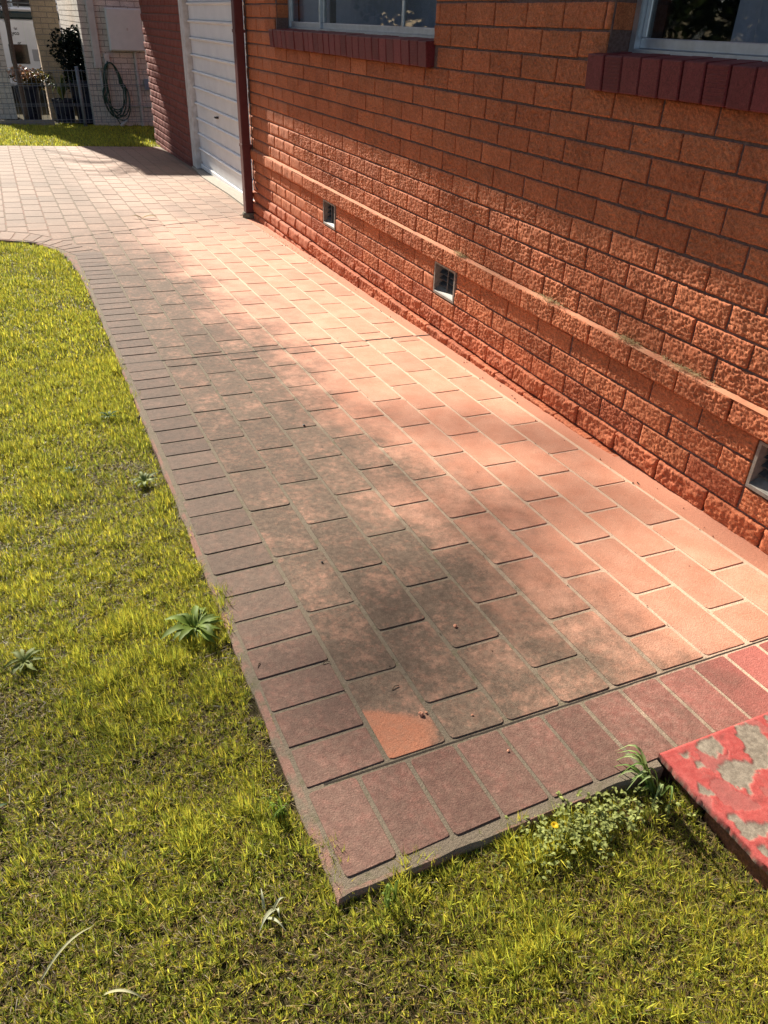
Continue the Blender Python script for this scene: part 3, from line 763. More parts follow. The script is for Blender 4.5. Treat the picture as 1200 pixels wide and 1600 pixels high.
# windows
def window(y0, y1, mull, gx, blind0, blind1, dark_bays):
    zb, zt_ = SILLT-0.008, HEAD; root = MB()
    fw = 0.032; X0, X1 = gx-0.022, gx+0.045
    root.box(X0, X1, y0, y1, zb, zb+0.020); root.box(X0, X1, y0, y1, zt_-0.03, zt_); root.box(X0, X1, y0, y0+0.025, zb+0.02, zt_-0.03); root.box(X0, X1, y1-0.025, y1, zb+0.02, zt_-0.03)
    w = hb(root, 'window', M['alu'])
    seal = MB(); seal.box(X0-0.030, X0-0.002, y0+0.003, y1-0.003, zb-0.002, zb+0.006); hb(seal, 'sill_flashing', M['rubber'], w)
    ed = [y0+0.025]+mull+[y1-0.025]
    for i in range(len(ed)-1):
        a, b = ed[i]+(0.0 if i == 0 else 0.002), ed[i+1]-(0 if i == len(ed)-2 else 0.002)
        gxx = gx+(0.012 if i % 2 else -0.004)
        f = MB(); x0, x1 = gxx-0.010, gxx+0.012
        f.box(x0, x1, a, b, zb+0.021, zb+0.021+fw, bev=0.003); f.box(x0, x1, a, b, zt_-0.03-fw, zt_-0.031); f.box(x0, x1, a, a+fw*0.75, zb+0.021+fw, zt_-0.031-fw, bev=0.003); f.box(x0, x1, b-fw*0.75, b, zb+0.021+fw, zt_-0.031-fw, bev=0.003)
        hb(f, 'sash_frame', M['alu'], w)
        g = MB(); g.box(gxx-0.002, gxx+0.002, a+fw*0.7, b-fw*0.7, zb+0.05, zt_-0.06); hb(g, 'pane', M['glass'], w)
    bl = MB(); pr_ = [(0.010*(1-(2*i/6-1)**2), -0.040+0.080*i/6) for i in range(7)]; bl.add([(x_, y_, z_) for z_ in (zb+0.045, zt_-0.02) for x_, y_ in pr_], [(i, i+1, 8+i, 7+i) for i in range(6)]); me = bl.mesh('blind_slat', M['blind'])
    y = blind0
    while y < blind1:
        o = bpy.data.objects.new('blind_slat', me); o.parent = w; col.objects.link(o); o.location = (gx+0.066+random.uniform(-0.003, 0.003), y, 0); o.rotation_euler = (0, 0, R(14)+random.uniform(-0.05, 0.05)); y += 0.088
    return w
window(WIN1[0]+0.004, WIN1[1]-0.004, [3.168, 4.405], 0.112, 2.68, 4.30, ())
window(WIN2[0]+0.004, WIN2[1]-0.004, [0.18], 0.112, -0.6, 0.93, ())
b = MB(); b.box(0.8, 0.84, Y_NEAR, Y_FAR, -0.3, ZT, bev=0); hb(b, 'room_back_wall', M['room'])
b = MB(); b.box(0.24, 0.8, Y_FAR-0.3, Y_FAR-0.26, -0.3, ZT); b.box(0.24, 0.8, Y_NEAR, Y_NEAR+0.04, -0.3, ZT); b.box(0.24, 0.8, Y_NEAR+0.05, Y_FAR-0.31, 0.5, 0.54); b.box(0.24, 0.8, Y_NEAR+0.05, Y_FAR-0.31, HEAD+0.1, HEAD+0.14); hb(b, 'room_shell', M['room'])
b = MB(); b.box(0.17, 0.175, 4.42, 5.02, SILLT, HEAD); hb(b, 'dark_curtain', M['blind'])

# reveals of the window openings: bricks seen end on
for (ye, sgn) in ((WIN1[1], 1), (WIN2[1], 1), (WIN1[0], -1)):
    for c in range(-15, -2):
        zc = bedz(c)-JT-FH/2+JT/2
        if zc-FH/2 < SILLT-0.02: continue
        b = MB(); b.box(0.012, 0.100, ye-0.0015 if sgn > 0 else ye-0.02, ye+0.02 if sgn > 0 else ye+0.0015, zc-FH/2, zc+FH/2, bev=0.0012)
        hb(b, 'reveal_brick', M['brick'], wall)

# air vents
for (a, b_) in VENTS:
    f = MB(); t = 0.016; x0, x1 = -0.004, 0.05
    a2, b2, z0, z1 = a+0.004, b_-0.004, VZ0+0.004, VZ1-0.006
    f.box(x0, x1, a2, b2, z0, z0+t, bev=0.002); f.box(x0, x1, a2, b2, z1-t*0.6, z1); f.box(x0, x1, a2, a2+t*0.7, z0+t, z1-t*0.6); f.box(x0, x1, b2-t*0.7, b2, z0+t, z1-t*0.6)
    f.add([(0.002, a2+0.01, z0+t), (0.002, b2-0.01, z0+t), (0.055, b2-0.01, z0+t+0.028), (0.055, a2+0.01, z0+t+0.028)], [(0, 1, 2, 3)])
    v = hb(f, 'air_vent', M['vent'])
    d = MB(); d.box(0.075, 0.085, a2, b2, z0, z1); hb(d, 'vent_void', M['ventdark'], v)
    for k in range(4):
        s = MB(); zz = z0+0.045+k*0.030; ya, yb = a2+t*0.75, b2-t*0.75
        s.add([(0.024, ya, zz), (0.024, yb, zz), (0.060, yb, zz+0.020), (0.060, ya, zz+0.020), (0.024, ya, zz-0.002), (0.024, yb, zz-0.002), (0.060, yb, zz+0.018), (0.060, ya, zz+0.018)], [(0, 3, 2, 1), (4, 5, 6, 7), (0, 1, 5, 4), (2, 3, 7, 6)])
        hb(s, 'slat', M['slat'], v)
    s = MB(); s.box(0.018, 0.023, (a2+b2)/2-0.004, (a2+b2)/2+0.004, z0+t, z1-t*0.6); hb(s, 'bar', M['slat'], v)

# downpipe on the corner, on its concrete block
b = MB(); b.box(-0.092, -0.020, 5.835, 5.925, gz(0, 5.9)+0.045, ZT+0.3, bev=0.007); dp = hb(b, 'downpipe', M['pipe'])
for zc in (0.42, 1.25, 2.2):
    s = MB(); s.box(-0.095, 0.004, 5.832, 5.928, zc, zc+0.022); hb(s, 'pipe_strap', M['pipe'], dp)
b = MB(); b.lathe((-0.035, 5.89, gz(0, 5.9)-0.02), [(0.075, 0), (0.078, 0.05), (0.070, 0.066), (0.0, 0.068)], 18); hb(b, 'pipe_base', M['dirtyconc'], smooth=False)
b = MB(); b.tube([(-0.012, 5.80, 1.6), (-0.012, 5.805, 0.9), (-0.014, 5.79, 0.35), (-0.028, 5.775, 0.2), (-0.02, 5.74, 0.12), (-0.012, 5.70, 0.10)], 0.004, 6); hb(b, 'cable', M['black'])
# return of the wall into the garage recess
b = MB(); b.box(0.012, 0.40, Y_FAR+0.001, Y_FAR+0.012, -0.35, ZT); hb(b, 'wall_return', M['redbrick'])

# garage pier, door, jamb
PXX = 0.205; PY0, PY1 = 9.405, 12.15
b = MB(); b.box(PXX+0.006, PXX+0.23, PY0, PY1, -0.6, ZT); pier = hb(b, 'garage_wall', M['mortar'])
it = []
lo = [brick_mesh('brick', BL-JT, FH, 14, 5, 20+k, 'worm', material=M['redbrick']) for k in range(5)]
lohalf = brick_mesh('brick', BL/2-JT, FH, 7, 5, 31, 'worm', material=M['redbrick'])
endb = []
for c in range(-17, 18):
    ph = 0 if c % 2 == 0 else BL/2; zc = bedz(c)-JT-FH/2+JT/2
    y = PY0+0.006
    if ph: it.append((lohalf, (PXX+random.uniform(-0.002, 0.002), y+(BL/2-JT)/2, zc))); y += BL/2
    while y+BL-JT < PY1+0.08:
        it.append((lo[random.randrange(5)], (PXX+random.uniform(-0.002, 0.002), y+(BL-JT)/2, zc))); y += BL
join_meshes('pier_bricks', it, M['redbrick'], pier)
DX = 0.25; DY0, DY1 = 5.93, 9.13; dz0 = gz(0.25, 8)+0.005
b = MB(); b.box(DX+0.012, DX+0.04, DY0, DY1, dz0, ZT-0.25); door = hb(b, 'garage_door', M['door'])
PH = 0.1645; z = bedz(0)-0.607-PH*4
pan = MB()                                    # one pressed panel: flat face with a rolled rib along its top
L0, L1 = DY0+0.005, DY1-0.006
prof = [(0.011, 0.0), (0.0015, 0.004), (0.0005, 0.010), (0.0, PH-0.030), (-0.020, PH-0.024), (-0.024, PH-0.012), (-0.016, PH-0.004), (0.011, PH-0.001)]
pan.add([(DX+x_, L0, z_) for x_, z_ in prof]+[(DX+x_, L1, z_) for x_, z_ in prof], [(i, i+len(prof), i+len(prof)+1, i+1) for i in range(len(prof)-1)])
pme = pan.mesh('panel', M['door'])
while z < ZT-0.4:
    if z > dz0-0.1:
        o = bpy.data.objects.new('panel', pme); o.parent = door; col.objects.link(o); o.location = (0, 0, z)
    z += PH
b = MB(); b.box(DX-0.012, DX+0.011, L0, L1, dz0-0.02, dz0+0.03, bev=0.004); hb(b, 'bottom_rail', M['door'], door)
hz_ = bedz(0)-0.673
b = MB(); b.lathe((0, 0, 0), [(0.012, 0), (0.012, 0.03), (0.0, 0.03)], 10); b.tube([(0, -0.035, 0.035), (0, 0.035, 0.035)], 0.009, 8); b.tube([(0, 0, 0), (0, 0, 0.04)], 0.008, 8)
h = b.build('handle', M['black'], door, True); h.location = (DX, 8.056, hz_); h.rotation_euler = (0, R(-90), 0)
b = MB(); b.box(PXX-0.018, DX+0.05, DY1+0.002, DY1+0.085, gz(0.2, 9.2)+0.004, ZT-0.2, bev=0.005); hb(b, 'door_jamb', M['jamb'])
b = MB(); b.box(PXX-0.006, DX+0.04, DY1+0.089, PY0-0.002, gz(0.2, 9.2)+0.004, ZT-0.2); hb(b, 'jamb_lining', M['jamb'])
b = MB(); b.box(PXX-0.02, DX+0.05, DY0, PY0, ZT-0.2, ZT); hb(b, 'door_head', M['jamb'])
# eave, gutter and roof (above the frame; they shade the upper wall)
EX, EZ, EY0, EY1 = -0.44, bedz(0)+1.49, -3.2, 14.2
b = MB(); b.box(EX, 0.30, EY0, EY1, EZ+0.02, EZ+0.05); hb(b, 'soffit', M['soffit'])
b = MB(); b.box(EX-0.11, EX-0.002, EY0, EY1, EZ, EZ+0.12, bev=0.01); hb(b, 'gutter', M['pipe'])
b = MB(); b.add([(EX-0.06, EY0, EZ+0.13), (EX-0.06, EY1, EZ+0.13), (4.2, EY1, EZ+1.9), (4.2, EY0, EZ+1.9), (EX-0.06, EY0, EZ+0.16), (EX-0.06, EY1, EZ+0.16), (4.2, EY1, EZ+1.93), (4.2, EY0, EZ+1.93)], [(0, 1, 2, 3), (4, 7, 6, 5), (0, 4, 5, 1), (1, 5, 6, 2), (2, 6, 7, 3), (3, 7, 4, 0)]); hb(b, 'roof', M['tile'])
b = MB(); b.box(0.235, 0.9, Y_NEAR, PY1, ZT, EZ+0.02); b.box(0.0, 0.234, Y_NEAR, Y_FAR, ZT, EZ+0.02); b.box(0.9, 6, PY1-0.2, PY1, -0.6, EZ+0.6); b.box(0.9, 6, Y_NEAR, Y_NEAR+0.2, -0.4, EZ+0.6); b.box(5.8, 6, Y_NEAR+0.2, PY1-0.2, -0.5, EZ+0.6); hb(b, 'upper_wall', M['redbrick'])

# ------------------------------------------------------------------ painted step in the near right corner
SX0, SY1, SZ = -0.905, -0.400, 0.016
step = empty('painted_step', (-0.5, -0.8, gz(-0.5, -0.8)-0.08)); tag(step, 'red painted concrete step with grey peeled patches at the end of the path', 'step')
SO = Vector(step.location)
def z8(x, y): return px2ground(1000+x/4.705, 1080+y/4.705, SZ)
patches = [[(700, 245), (780, 235), (860, 260), (920, 310), (960, 400), (960, 560), (870, 590), (820, 620), (825, 750), (790, 715), (690, 705), (610, 640), (600, 600), (560, 570), (600, 540), (690, 490), (800, 520), (830, 500), (780, 430), (740, 360), (700, 290)],
  [(400, 400), (440, 345), (545, 330), (620, 400), (600, 440), (540, 485), (470, 440)], [(275, 450), (370, 445), (380, 490), (310, 485)], [(385, 505), (440, 505), (515, 585), (460, 570), (400, 545)], [(415, 690), (450, 680), (530, 745), (480, 765), (430, 730)],
  [(630, 900), (700, 900), (740, 960), (840, 955), (980, 1000), (960, 1040), (800, 1085), (730, 1060), (720, 1010), (650, 930)], [(875, 1165), (950, 1130), (1000, 1250), (900, 1200)], [(915, 175), (960, 165), (1000, 230), (940, 230)]]
patches = [[(z8(*p).x, z8(*p).y) for p in q] for q in patches]
fadedp = [[(z8(x, y).x, z8(x, y).y) for x, y in q] for q in ([(400, 430), (470, 440), (540, 490), (660, 440), (660, 550), (600, 540), (540, 600), (440, 505)], [(480, 640), (620, 650), (690, 720), (820, 760), (900, 880), (700, 880), (560, 800)], [(850, 385), (885, 400), (880, 440), (850, 430)])]
def inpoly(X, Y, poly):
    ins = np.zeros(X.shape, bool); j = len(poly)-1
    for i in range(len(poly)):
        xi, yi = poly[i]; xj, yj = poly[j]
        c = ((yi > Y) != (yj > Y)) & (X < (xj-xi)*(Y-yi)/(yj-yi+1e-12)+xi); ins ^= c; j = i
    return ins
nx_, ny_ = 300, 330
sxs = np.concatenate([np.linspace(SX0, -0.45, 260), np.linspace(-0.445, -0.031, 30)]); sys_ = np.concatenate([np.linspace(-2.2, -1.1, 15), np.linspace(-1.08, SY1, 230)])
X, Y = np.meshgrid(sxs, sys_)
wx = (fbm(X*70, Y*70, 21, 5)-0.5)*0.024; wy = (fbm(X*70, Y*70, 22, 5)-0.5)*0.024
bare = np.zeros(X.shape, bool)
for q in patches: bare |= inpoly(X+wx, Y+wy, q)
offf = (X > -0.52) | (Y < -0.74)
bare |= offf & (fbm(X*7, Y*7, 33, 4) > 0.60)
fad = np.zeros(X.shape, bool)
for q in fadedp: fad |= inpoly(X+wx, Y+wy, q)
fad |= fbm(X*14, Y*14, 44, 4) > 0.66
k = bare.astype(float); ks = (k+np.roll(k, 1, 0)+np.roll(k, -1, 0)+np.roll(k, 1, 1)+np.roll(k, -1, 1))/5
Z = GX*(X+0.04)+GY*Y+SZ-0.0022*ks-0.0010*fad*(1-ks)+0.0035*(fbm(X*8, Y*8, 51, 3)-0.5)+0.0012*(fbm(X*70, Y*70, 52, 2)-0.5)
edge = np.minimum(X-SX0, SY1-Y); Z -= 0.006*np.clip(1-edge/0.008, 0, 1)**2
V = np.stack([X+ (X < SX0+0.001)*(fbm(Y*30, Y*0+2, 61, 4)-0.5)*0.009, Y, Z], -1).reshape(-1, 3)-np.array(SO); w = len(sxs)
i = np.arange((len(sys_)-1)*(w-1)); a = (i//(w-1))*w+i % (w-1)
F = np.concatenate([np.stack([a, a+1, a+w+1], -1), np.stack([a, a+w+1, a+w], -1)])
Cc = np.zeros((V.shape[0], 3)); Cc[:, 0] = ks.ravel(); Cc[:, 1] = fad.ravel()
# skirt so that the paint skin has thickness at its edges
V = V.tolist(); F = F.tolist(); Cc = Cc.tolist()
for line in ([r*w for r in range(len(sys_))], [(len(sys_)-1)*w+c for c in range(w)][::-1]):
    b0 = len(V)
    for q in line: V.append([V[q][0]+0.002, V[q][1], V[q][2]-0.017]); Cc.append([0.9 if random.random() < 0.5 else 0.2, 1, 0])
    for q in range(len(line)-1): F.append([line[q], line[q+1], b0+q+1]); F.append([line[q], b0+q+1, b0+q])
me = fast_mesh('paint_coat', np.array(V), np.array(F), M['step'], np.array(Cc)); o = bpy.data.objects.new('paint_coat', me); link(o, step)
# broken bricks under its edge
sb_m = mk_brick('weathered_edge_brick', (0.20, 0.075, 0.04), (0.27, 0.105, 0.055), (0.12, 0.055, 0.035)); 
y = SY1-0.004; kk = 0
while y > -2.2:
    L = 0.215 if kk else 0.112
    bm = brick_mesh('edge_brick', L, 0.115, 56 if y > -1 else 12, 28 if y > -1 else 8, 60+kk % 4, 'rock', 0.10, sb_m)
    o = bpy.data.objects.new('edge_brick', bm); o.parent = step; col.objects.link(o)
    o.location = Vector((SX0+0.020+random.uniform(-0.004, 0.004), y-L/2, gz(SX0, y)+SZ-0.017-0.0575))-SO; o.rotation_euler = (0, R(random.uniform(-3, 3)), R(random.uniform(-2, 2)))
    y -= L+0.012; kk += 1
b = MB(); b.add([(x_, y_, gz(x_, y_)+z_) for z_ in (-0.2, SZ-0.018) for x_, y_ in ((SX0+0.05, -2.2), (-0.031, -2.2), (-0.031, SY1-0.003), (SX0+0.05, SY1-0.003))], [(0, 3, 2, 1), (4, 5, 6, 7), (0, 1, 5, 4), (1, 2, 6, 5), (2, 3, 7, 6), (3, 0, 4, 7)])
o = b.build('concrete_core', M['dirtyconc'], step); o.location = -SO

# ------------------------------------------------------------------ lawn
def lawn_edge(Yv):                           # x of the paving edge facing the lawn
    return np.interp(Yv, [p[1] for p in outer], [p[0] for p in outer])
def lawn_mask(x, y, jit):
    left = (x < lawn_edge(y)+jit) & (y < 5.25) & (y > -0.446)
    corner = (y > 4.9) & (x < np.interp(y, [4.9, 5.08, 5.2, 5.262, 5.29, 5.30], [-1.77, -1.86, -1.97, -2.1, -2.5, -3.2])+jit)
    left = np.where(y > 4.9, corner & (y < 5.27), left)
    low = (y < -0.440+0.45*jit)
    ok = left | (low & ((x < SX0+0.004+0.5*jit)))
    return ok
def soilz(x, y): return soil_z(x, y)
def palette(n, x, y, seed):
    """blade colours: bright yellow green, mid green, straw, brown; patchy"""
    P = np.array([[0.68, 0.62, 0.075], [0.48, 0.47, 0.062], [0.22, 0.25, 0.042], [0.52, 0.38, 0.14], [0.22, 0.135, 0.065]])
    g = fbm(x*2.3, y*2.3, seed, 4); d = fbm(x*6, y*6, seed+5, 3); dry = np.clip((g-0.42)*4, 0, 1)*0.6+np.clip((d-0.5)*4, 0, 1)*0.5
    far = np.clip((y+0.2)/3.0, 0, 1)
    dry = np.clip(dry*(1-0.35*far)+0.18*(1-far), 0, 1)
    u = rng.random(n); idx = np.where(u < 0.40*(1-0.6*dry), 0, np.where(u < 0.72*(1-0.45*dry), 1, np.where(u < 0.90-0.16*dry, 2, np.where(u < 0.955-0.10*dry, 3, 4))))
    c = P[idx]*rng.uniform(0.7, 1.25, (n, 1)); c[:, 0] *= rng.uniform(0.85, 1.12, n)
    return c, dry, idx
def make_grass(name, xr, yr, dens, hmin, hmax, wmul, mask, label, seed, segs=2, zfun=soilz):
    A = (xr[1]-xr[0])*(yr[1]-yr[0]); n = int(A*dens)
    x = rng.uniform(*xr, n); y = rng.uniform(*yr, n)
    # tufts: pull many blades towards clump centres
    cl = 0.016; cx = (np.floor(x/cl)+0.5+(_h(np.floor(x/cl).astype(np.int64), np.floor(y/cl).astype(np.int64), 1, seed)-0.5))*cl
    cy = (np.floor(y/cl)+0.5+(_h(np.floor(x/cl).astype(np.int64), np.floor(y/cl).astype(np.int64), 2, seed)-0.5))*cl
    pull = rng.uniform(0.2, 0.8, n); x = x*(1-pull)+cx*pull; y = y*(1-pull)+cy*pull
    keep = mask(x, y, (fbm(x*14, y*14, seed+9, 3)-0.40)*0.12); x, y = x[keep], y[keep]; n = len(x)
    gap = fbm(x*11, y*11, seed+30, 3); keep = rng.random(n) < np.clip((gap-0.22)*5.0, 0.78, 1); x, y = x[keep], y[keep]; n = len(x)
    c, dry, idx = palette(n, x, y, seed)
    tall = np.clip(0.55+(fbm(x*5, y*5, seed+40, 3)-0.3)*1.4, 0.72, 1.12)*np.clip((fbm(x*22, y*22, seed+41, 2)-0.1)*2.0, 0.72, 1.2)
    h = rng.uniform(hmin, hmax, n)*tall*(1-0.25*dry)
    th = idx >= 3; lean = np.where(th, rng.uniform(0.8, 1.5, n), np.abs(rng.normal(0.38, 0.38, n)))
    h = np.where(th, h*1.0, h); z = zfun(x, y)+np.where(th, rng.uniform(0.0, 0.010, n), 0)
    # blades lean mostly one way (mown direction) with scatter
    az = rng.normal(2.2, 1.3, n)
    wd = rng.uniform(0.0018, 0.0036, n)*wmul; h = np.where(th, h*0.75, h); wd = np.where(th, wd*0.7, wd)
    V, F, C = blades(n, np.stack([x, y, z-0.003], -1), h, wd, lean, az, rng.uniform(0.1, 1.1, n), c, segs)
    o = bpy.data.objects.new(name, fast_mesh(name, V, F, M['grass'], C)); link(o); tag(o, label, 'grass', kind='stuff'); print(name, n, len(F)); return n
NG = 0
NG += make_grass('lawn_grass', (-2.6, -0.85), (-1.15, 0.9), 132000, 0.022, 0.048, 0.9, lawn_mask, 'short yellow green lawn in the foreground around the path corner', 100, 2)
NG += make_grass('lawn_grass', (-3.0, -1.55), (0.9, 2.6), 80000, 0.022, 0.047, 1.15, lawn_mask, 'yellow green lawn left of the middle of the path', 200)
NG += make_grass('lawn_grass', (-3.5, -1.55), (2.6, 5.3), 34000, 0.023, 0.048, 1.9, lawn_mask, 'bright sunlit lawn at the far left corner of the path', 300)
def back_mask(x, y, j): return (y > 11.67+j) & (x < 3)
NG += make_grass('verge_grass', (-3.6, 0.7), (11.6, 15.4), 4600, 0.03, 0.07, 3.6, back_mask, 'strip of green grass between the driveway and the wire fence', 400)
n = 80000; x = rng.uniform(-2.6, -0.85, n); y = rng.uniform(-1.15, 1.4, n); kp = lawn_mask(x, y, (fbm(x*14, y*14, 109, 3)-0.45)*0.05); x, y = x[kp], y[kp]; n = len(x)
TC = np.array([[0.26, 0.19, 0.08], [0.16, 0.105, 0.05], [0.26, 0.24, 0.04], [0.34, 0.26, 0.11], [0.09, 0.06, 0.03]]); c_ = TC[rng.integers(0, 5, n)]*rng.uniform(0.6, 1.2, (n, 1))
V, F, C = blades(n, np.stack([x, y, soilz(x, y)+rng.uniform(0, 0.012, n)], -1), rng.uniform(0.010, 0.030, n), rng.uniform(0.0010, 0.0020, n), rng.uniform(1.0, 1.6, n), rng.uniform(0, 6.28, n), rng.uniform(-0.4, 0.4, n), c_, 1)
o = bpy.data.objects.new('thatch', fast_mesh('thatch', V, F, M['grass'], C)); link(o); tag(o, 'brown and straw thatch lying between the foreground grass blades', 'thatch', kind='stuff')

# ------------------------------------------------------------------ weeds and tufts
def leaf_strip(pts, width, n=7, fold=0.25, up=Vector((0, 0, 1))):
    """a leaf along pts with a width profile; returns verts, tris"""
    V, F = [], []; m = len(pts)
    for i, p in enumerate(pts):
        t = i/(m-1); tg = (pts[min(i+1, m-1)]-pts[max(i-1, 0)]).normalized(); s = tg.cross(up); s = s.normalized() if s.length > 1e-5 else Vector((1, 0, 0))
        nn = s.cross(tg); w = width(t)
        V += [p-s*w+nn*w*fold, p, p+s*w+nn*w*fold]
    for i in range(m-1):
        for k in (0, 1):
            a = i*3+k; F += [(a, a+1, a+4), (a, a+4, a+3)]
    return V, F
class LeafSet:
    def __init__(s): s.V = []; s.F = []; s.C = []
    def add(s, V, F, c):
        b = len(s.V); s.V += [tuple(v) for v in V]; s.F += [tuple(b+i for i in f) for f in F]; s.C += [c]*len(V)
    def build(s, name, material, parent=None, loc=(0, 0, 0)):
        me = fast_mesh(name, np.array(s.V), np.array(s.F), material, np.array(s.C)); me.polygons.foreach_set('use_smooth', [True]*len(me.polygons))
        o = bpy.data.objects.new(name, me); o.location = loc; return link(o, parent)
def gl(x, y): return Vector((x, y, float(soil_z(np.array(x), np.array(y)))))
def arch(az, length, rise, droop, n=7, base=Vector((0, 0, 0))):
    d = Vector((math.cos(az), math.sin(az), 0)); pts = []
    for i in range(n):
        t = i/(n-1); pts.append(base+d*length*t+Vector((0, 0, rise*math.sin(min(1, t*1.1)*math.pi*0.62)-droop*t*t)))
    return pts
def rosette(x, y, size, nl, tint, label, rise=0.02):
    root = empty('rosette_weed', gl(x, y)); tag(root, label, 'weed', 'broadleaf weeds in the lawn')
    for i in range(nl):
        az = 6.283*i/nl*1.0+random.uniform(-0.35, 0.35); L = size*random.uniform(0.45, 1.1)
        lob = random.uniform(5, 8)
        wv = lambda t, L=L, lob=lob: L*0.125*(0.35+0.65*math.sin(math.pi*min(1, t*0.95+0.05)))*(0.78+0.3*abs(math.sin(t*lob*2)))*(1-t**6)
        pts = arch(az, L, rise*0.5+L*random.uniform(0.04, 0.30), L*random.uniform(0.0, 0.25), 11, Vector((0, 0, 0.016)))
        pts = [q+Vector((math.sin(i_*0.9+az)*L*0.05*i_/10, math.cos(i_*0.7+az)*L*0.05*i_/10, 0)) for i_, q in enumerate(pts)]
        V, F = leaf_strip(pts, wv, fold=random.uniform(0.0, 0.7)); ls = LeafSet(); v = random.uniform(0.75, 1.25)
        ls.add(V, F, tuple(q*v for q in tint)); ls.build('leaf', M['weed'], root)
    return root
rosette(-1.735, 0.385, 0.088, 34, (0.15, 0.215, 0.030), 'large glossy green rosette weed at the path edge', 0.016)
rosette(-2.135, 0.405, 0.050, 16, (0.20, 0.235, 0.055), 'pale star shaped weed alone in the lawn near the left frame edge', 0.012)
rosette(-1.728, 1.215, 0.055, 17, (0.21, 0.25, 0.07), 'silvery green weed beside the path halfway along the lawn', 0.02)
rosette(-1.771, 1.80, 0.042, 9, (0.11, 0.19, 0.06), 'small flat weed near the border, furthest along the lawn', 0.015)
rosette(-1.951, 1.37, 0.040, 9, (0.07, 0.14, 0.04), 'dark green weed in the lawn left of the silvery one', 0.015)
rosette(-2.21, -0.02, 0.045, 8, (0.04, 0.09, 0.03), 'dark leafed weed at the left frame edge in the near lawn', 0.02)
def tuft(name, x, y, nb, lmin, lmax, wid, tints, label, spread=0.6, group=None, az0=None, hf=1.0):
    root = empty(name, gl(x, y)); tag(root, label, 'grass tuft', group)
    for i in range(nb):
        az = random.uniform(0, 6.283) if az0 is None else az0+random.gauss(0, 0.7); L = random.uniform(lmin, lmax)
        pts = arch(az, L*random.uniform(0.35, 1)*spread, L*random.uniform(0.6, 1.0)*hf, L*random.uniform(0.15, 0.6)*hf, 9, Vector((random.uniform(-0.012, 0.012), random.uniform(-0.012, 0.012), 0)))
        V, F = leaf_strip(pts, lambda t, w=wid*random.uniform(0.7, 1.2): w*(0.55+0.45*math.sin(math.pi*min(1, t+0.25)))*(1-t**4), fold=0.5); ls = LeafSet(); v = random.uniform(0.8, 1.2)
        ls.add(V, F, tuple(q*v for q in random.choice(tints))); ls.build('blade', M['weed'], root)
    return root
tuft('broad_grass_tuft', -0.952, -0.452, 22, 0.07, 0.15, 0.0042, [(0.19, 0.28, 0.07), (0.27, 0.34, 0.13), (0.12, 0.2, 0.04)], 'broad bladed green tuft against the corner of the red step', 0.9, az0=2.5)
tuft('broad_grass_tuft', -1.575, -0.472, 7, 0.05, 0.10, 0.003, [(0.2, 0.28, 0.05)], 'upright green tuft at the front edge of the path near its corner', 0.35)
tuft('broad_grass_tuft', -1.775, -0.40, 5, 0.05, 0.09, 0.0035, [(0.45, 0.46, 0.30)], 'pale bleached tuft of curled grass left of the path corner', 1.0, hf=0.5)
tuft('broad_grass_tuft', -1.70, -0.22, 16, 0.04, 0.085, 0.0024, [(0.12, 0.19, 0.03), (0.22, 0.3, 0.04)], 'long green tuft beside the path border near its corner', 0.6)
for (u, v, lab) in ((480, 930, 'bleached arching grass blade by the bottom edge of the frame'), (100, 0, None)):
    if lab is None: continue
p = px2ground(185, 1570, -0.03)
for (pxx, pyy, az, L, lab) in ((160, 1560, -0.6, 0.08, 'bleached arching grass blade at the bottom left of the lawn'), (60, 1545, 0.5, 0.11, 'long pale grass blade leaning right at the bottom left corner'), (765, 1280, 2.3, 0.10, 'long dark grass blade leaning over the front edge of the path')):
    p = px2ground(pxx, pyy, -0.03); root = empty('long_grass_blade', gl(p.x, p.y)); tag(root, lab, 'grass blade', 'single long blades in the near lawn')
    V, F = leaf_strip(arch(az, L, 0.045, 0.02, 12), lambda t: 0.0030*(1-t**3)*(0.6+0.4*t), fold=0.4); ls = LeafSet(); ls.add(V, F, (0.48, 0.46, 0.27) if 'dark' not in lab else (0.12, 0.15, 0.06)); ls.build('blade', M['weed'], root)
# clover patch with one yellow flower, and a budding stalk
root = empty('clover_patch', gl(-1.19, -0.455)); tag(root, 'low pale clover patch spreading along the front edge of the path', 'clover')
ls = LeafSet()
for i in range(230):
    x, y = random.gauss(0.04, 0.085), random.gauss(-0.022, 0.026); base = Vector((x, y, random.uniform(0.010, 0.032)*math.exp(-(x*x)/0.02)+0.006))
    for k in range(3):
        az = random.uniform(0, 6.28); pts = arch(az, random.uniform(0.006, 0.013), random.uniform(0.0, 0.010), 0.002, 4, base)
        V, F = leaf_strip(pts, lambda t: 0.0030*math.sin(math.pi*(0.12+0.8*t)), fold=0.3); v = random.uniform(0.7, 1.35); ls.add(V, F, (0.28*v, 0.31*v, 0.09*v))
ls.build('leaves', M['weed'], root)
p = px2ground(861, 1304, 0.0)
root = empty('yellow_flower', gl(p.x, p.y)); tag(root, 'small bright yellow flower in the clover below the path edge', 'flower')
b = MB(); b.tube([(0, 0, 0), (0.003, 0, 0.03), (0.004, 0.001, 0.05)], 0.001, 5); b.build('stem', M['hose'], root)
ls = LeafSet()
for k in range(14):
    az = 6.283*k/14; V, F = leaf_strip(arch(az, 0.008, 0.003, 0.0, 4, Vector((0.004, 0.001, 0.05))), lambda t: 0.0022*(1-t**4)); ls.add(V, F, (0.7, 0.45, 0.02))
ls.build('petals', M['yellow'], root)
p = px2ground(735, 1290, 0.0)
root = empty('budding_stalk', gl(p.x, p.y)); tag(root, 'thin weed stalk with pale buds leaning over the path edge', 'weed')
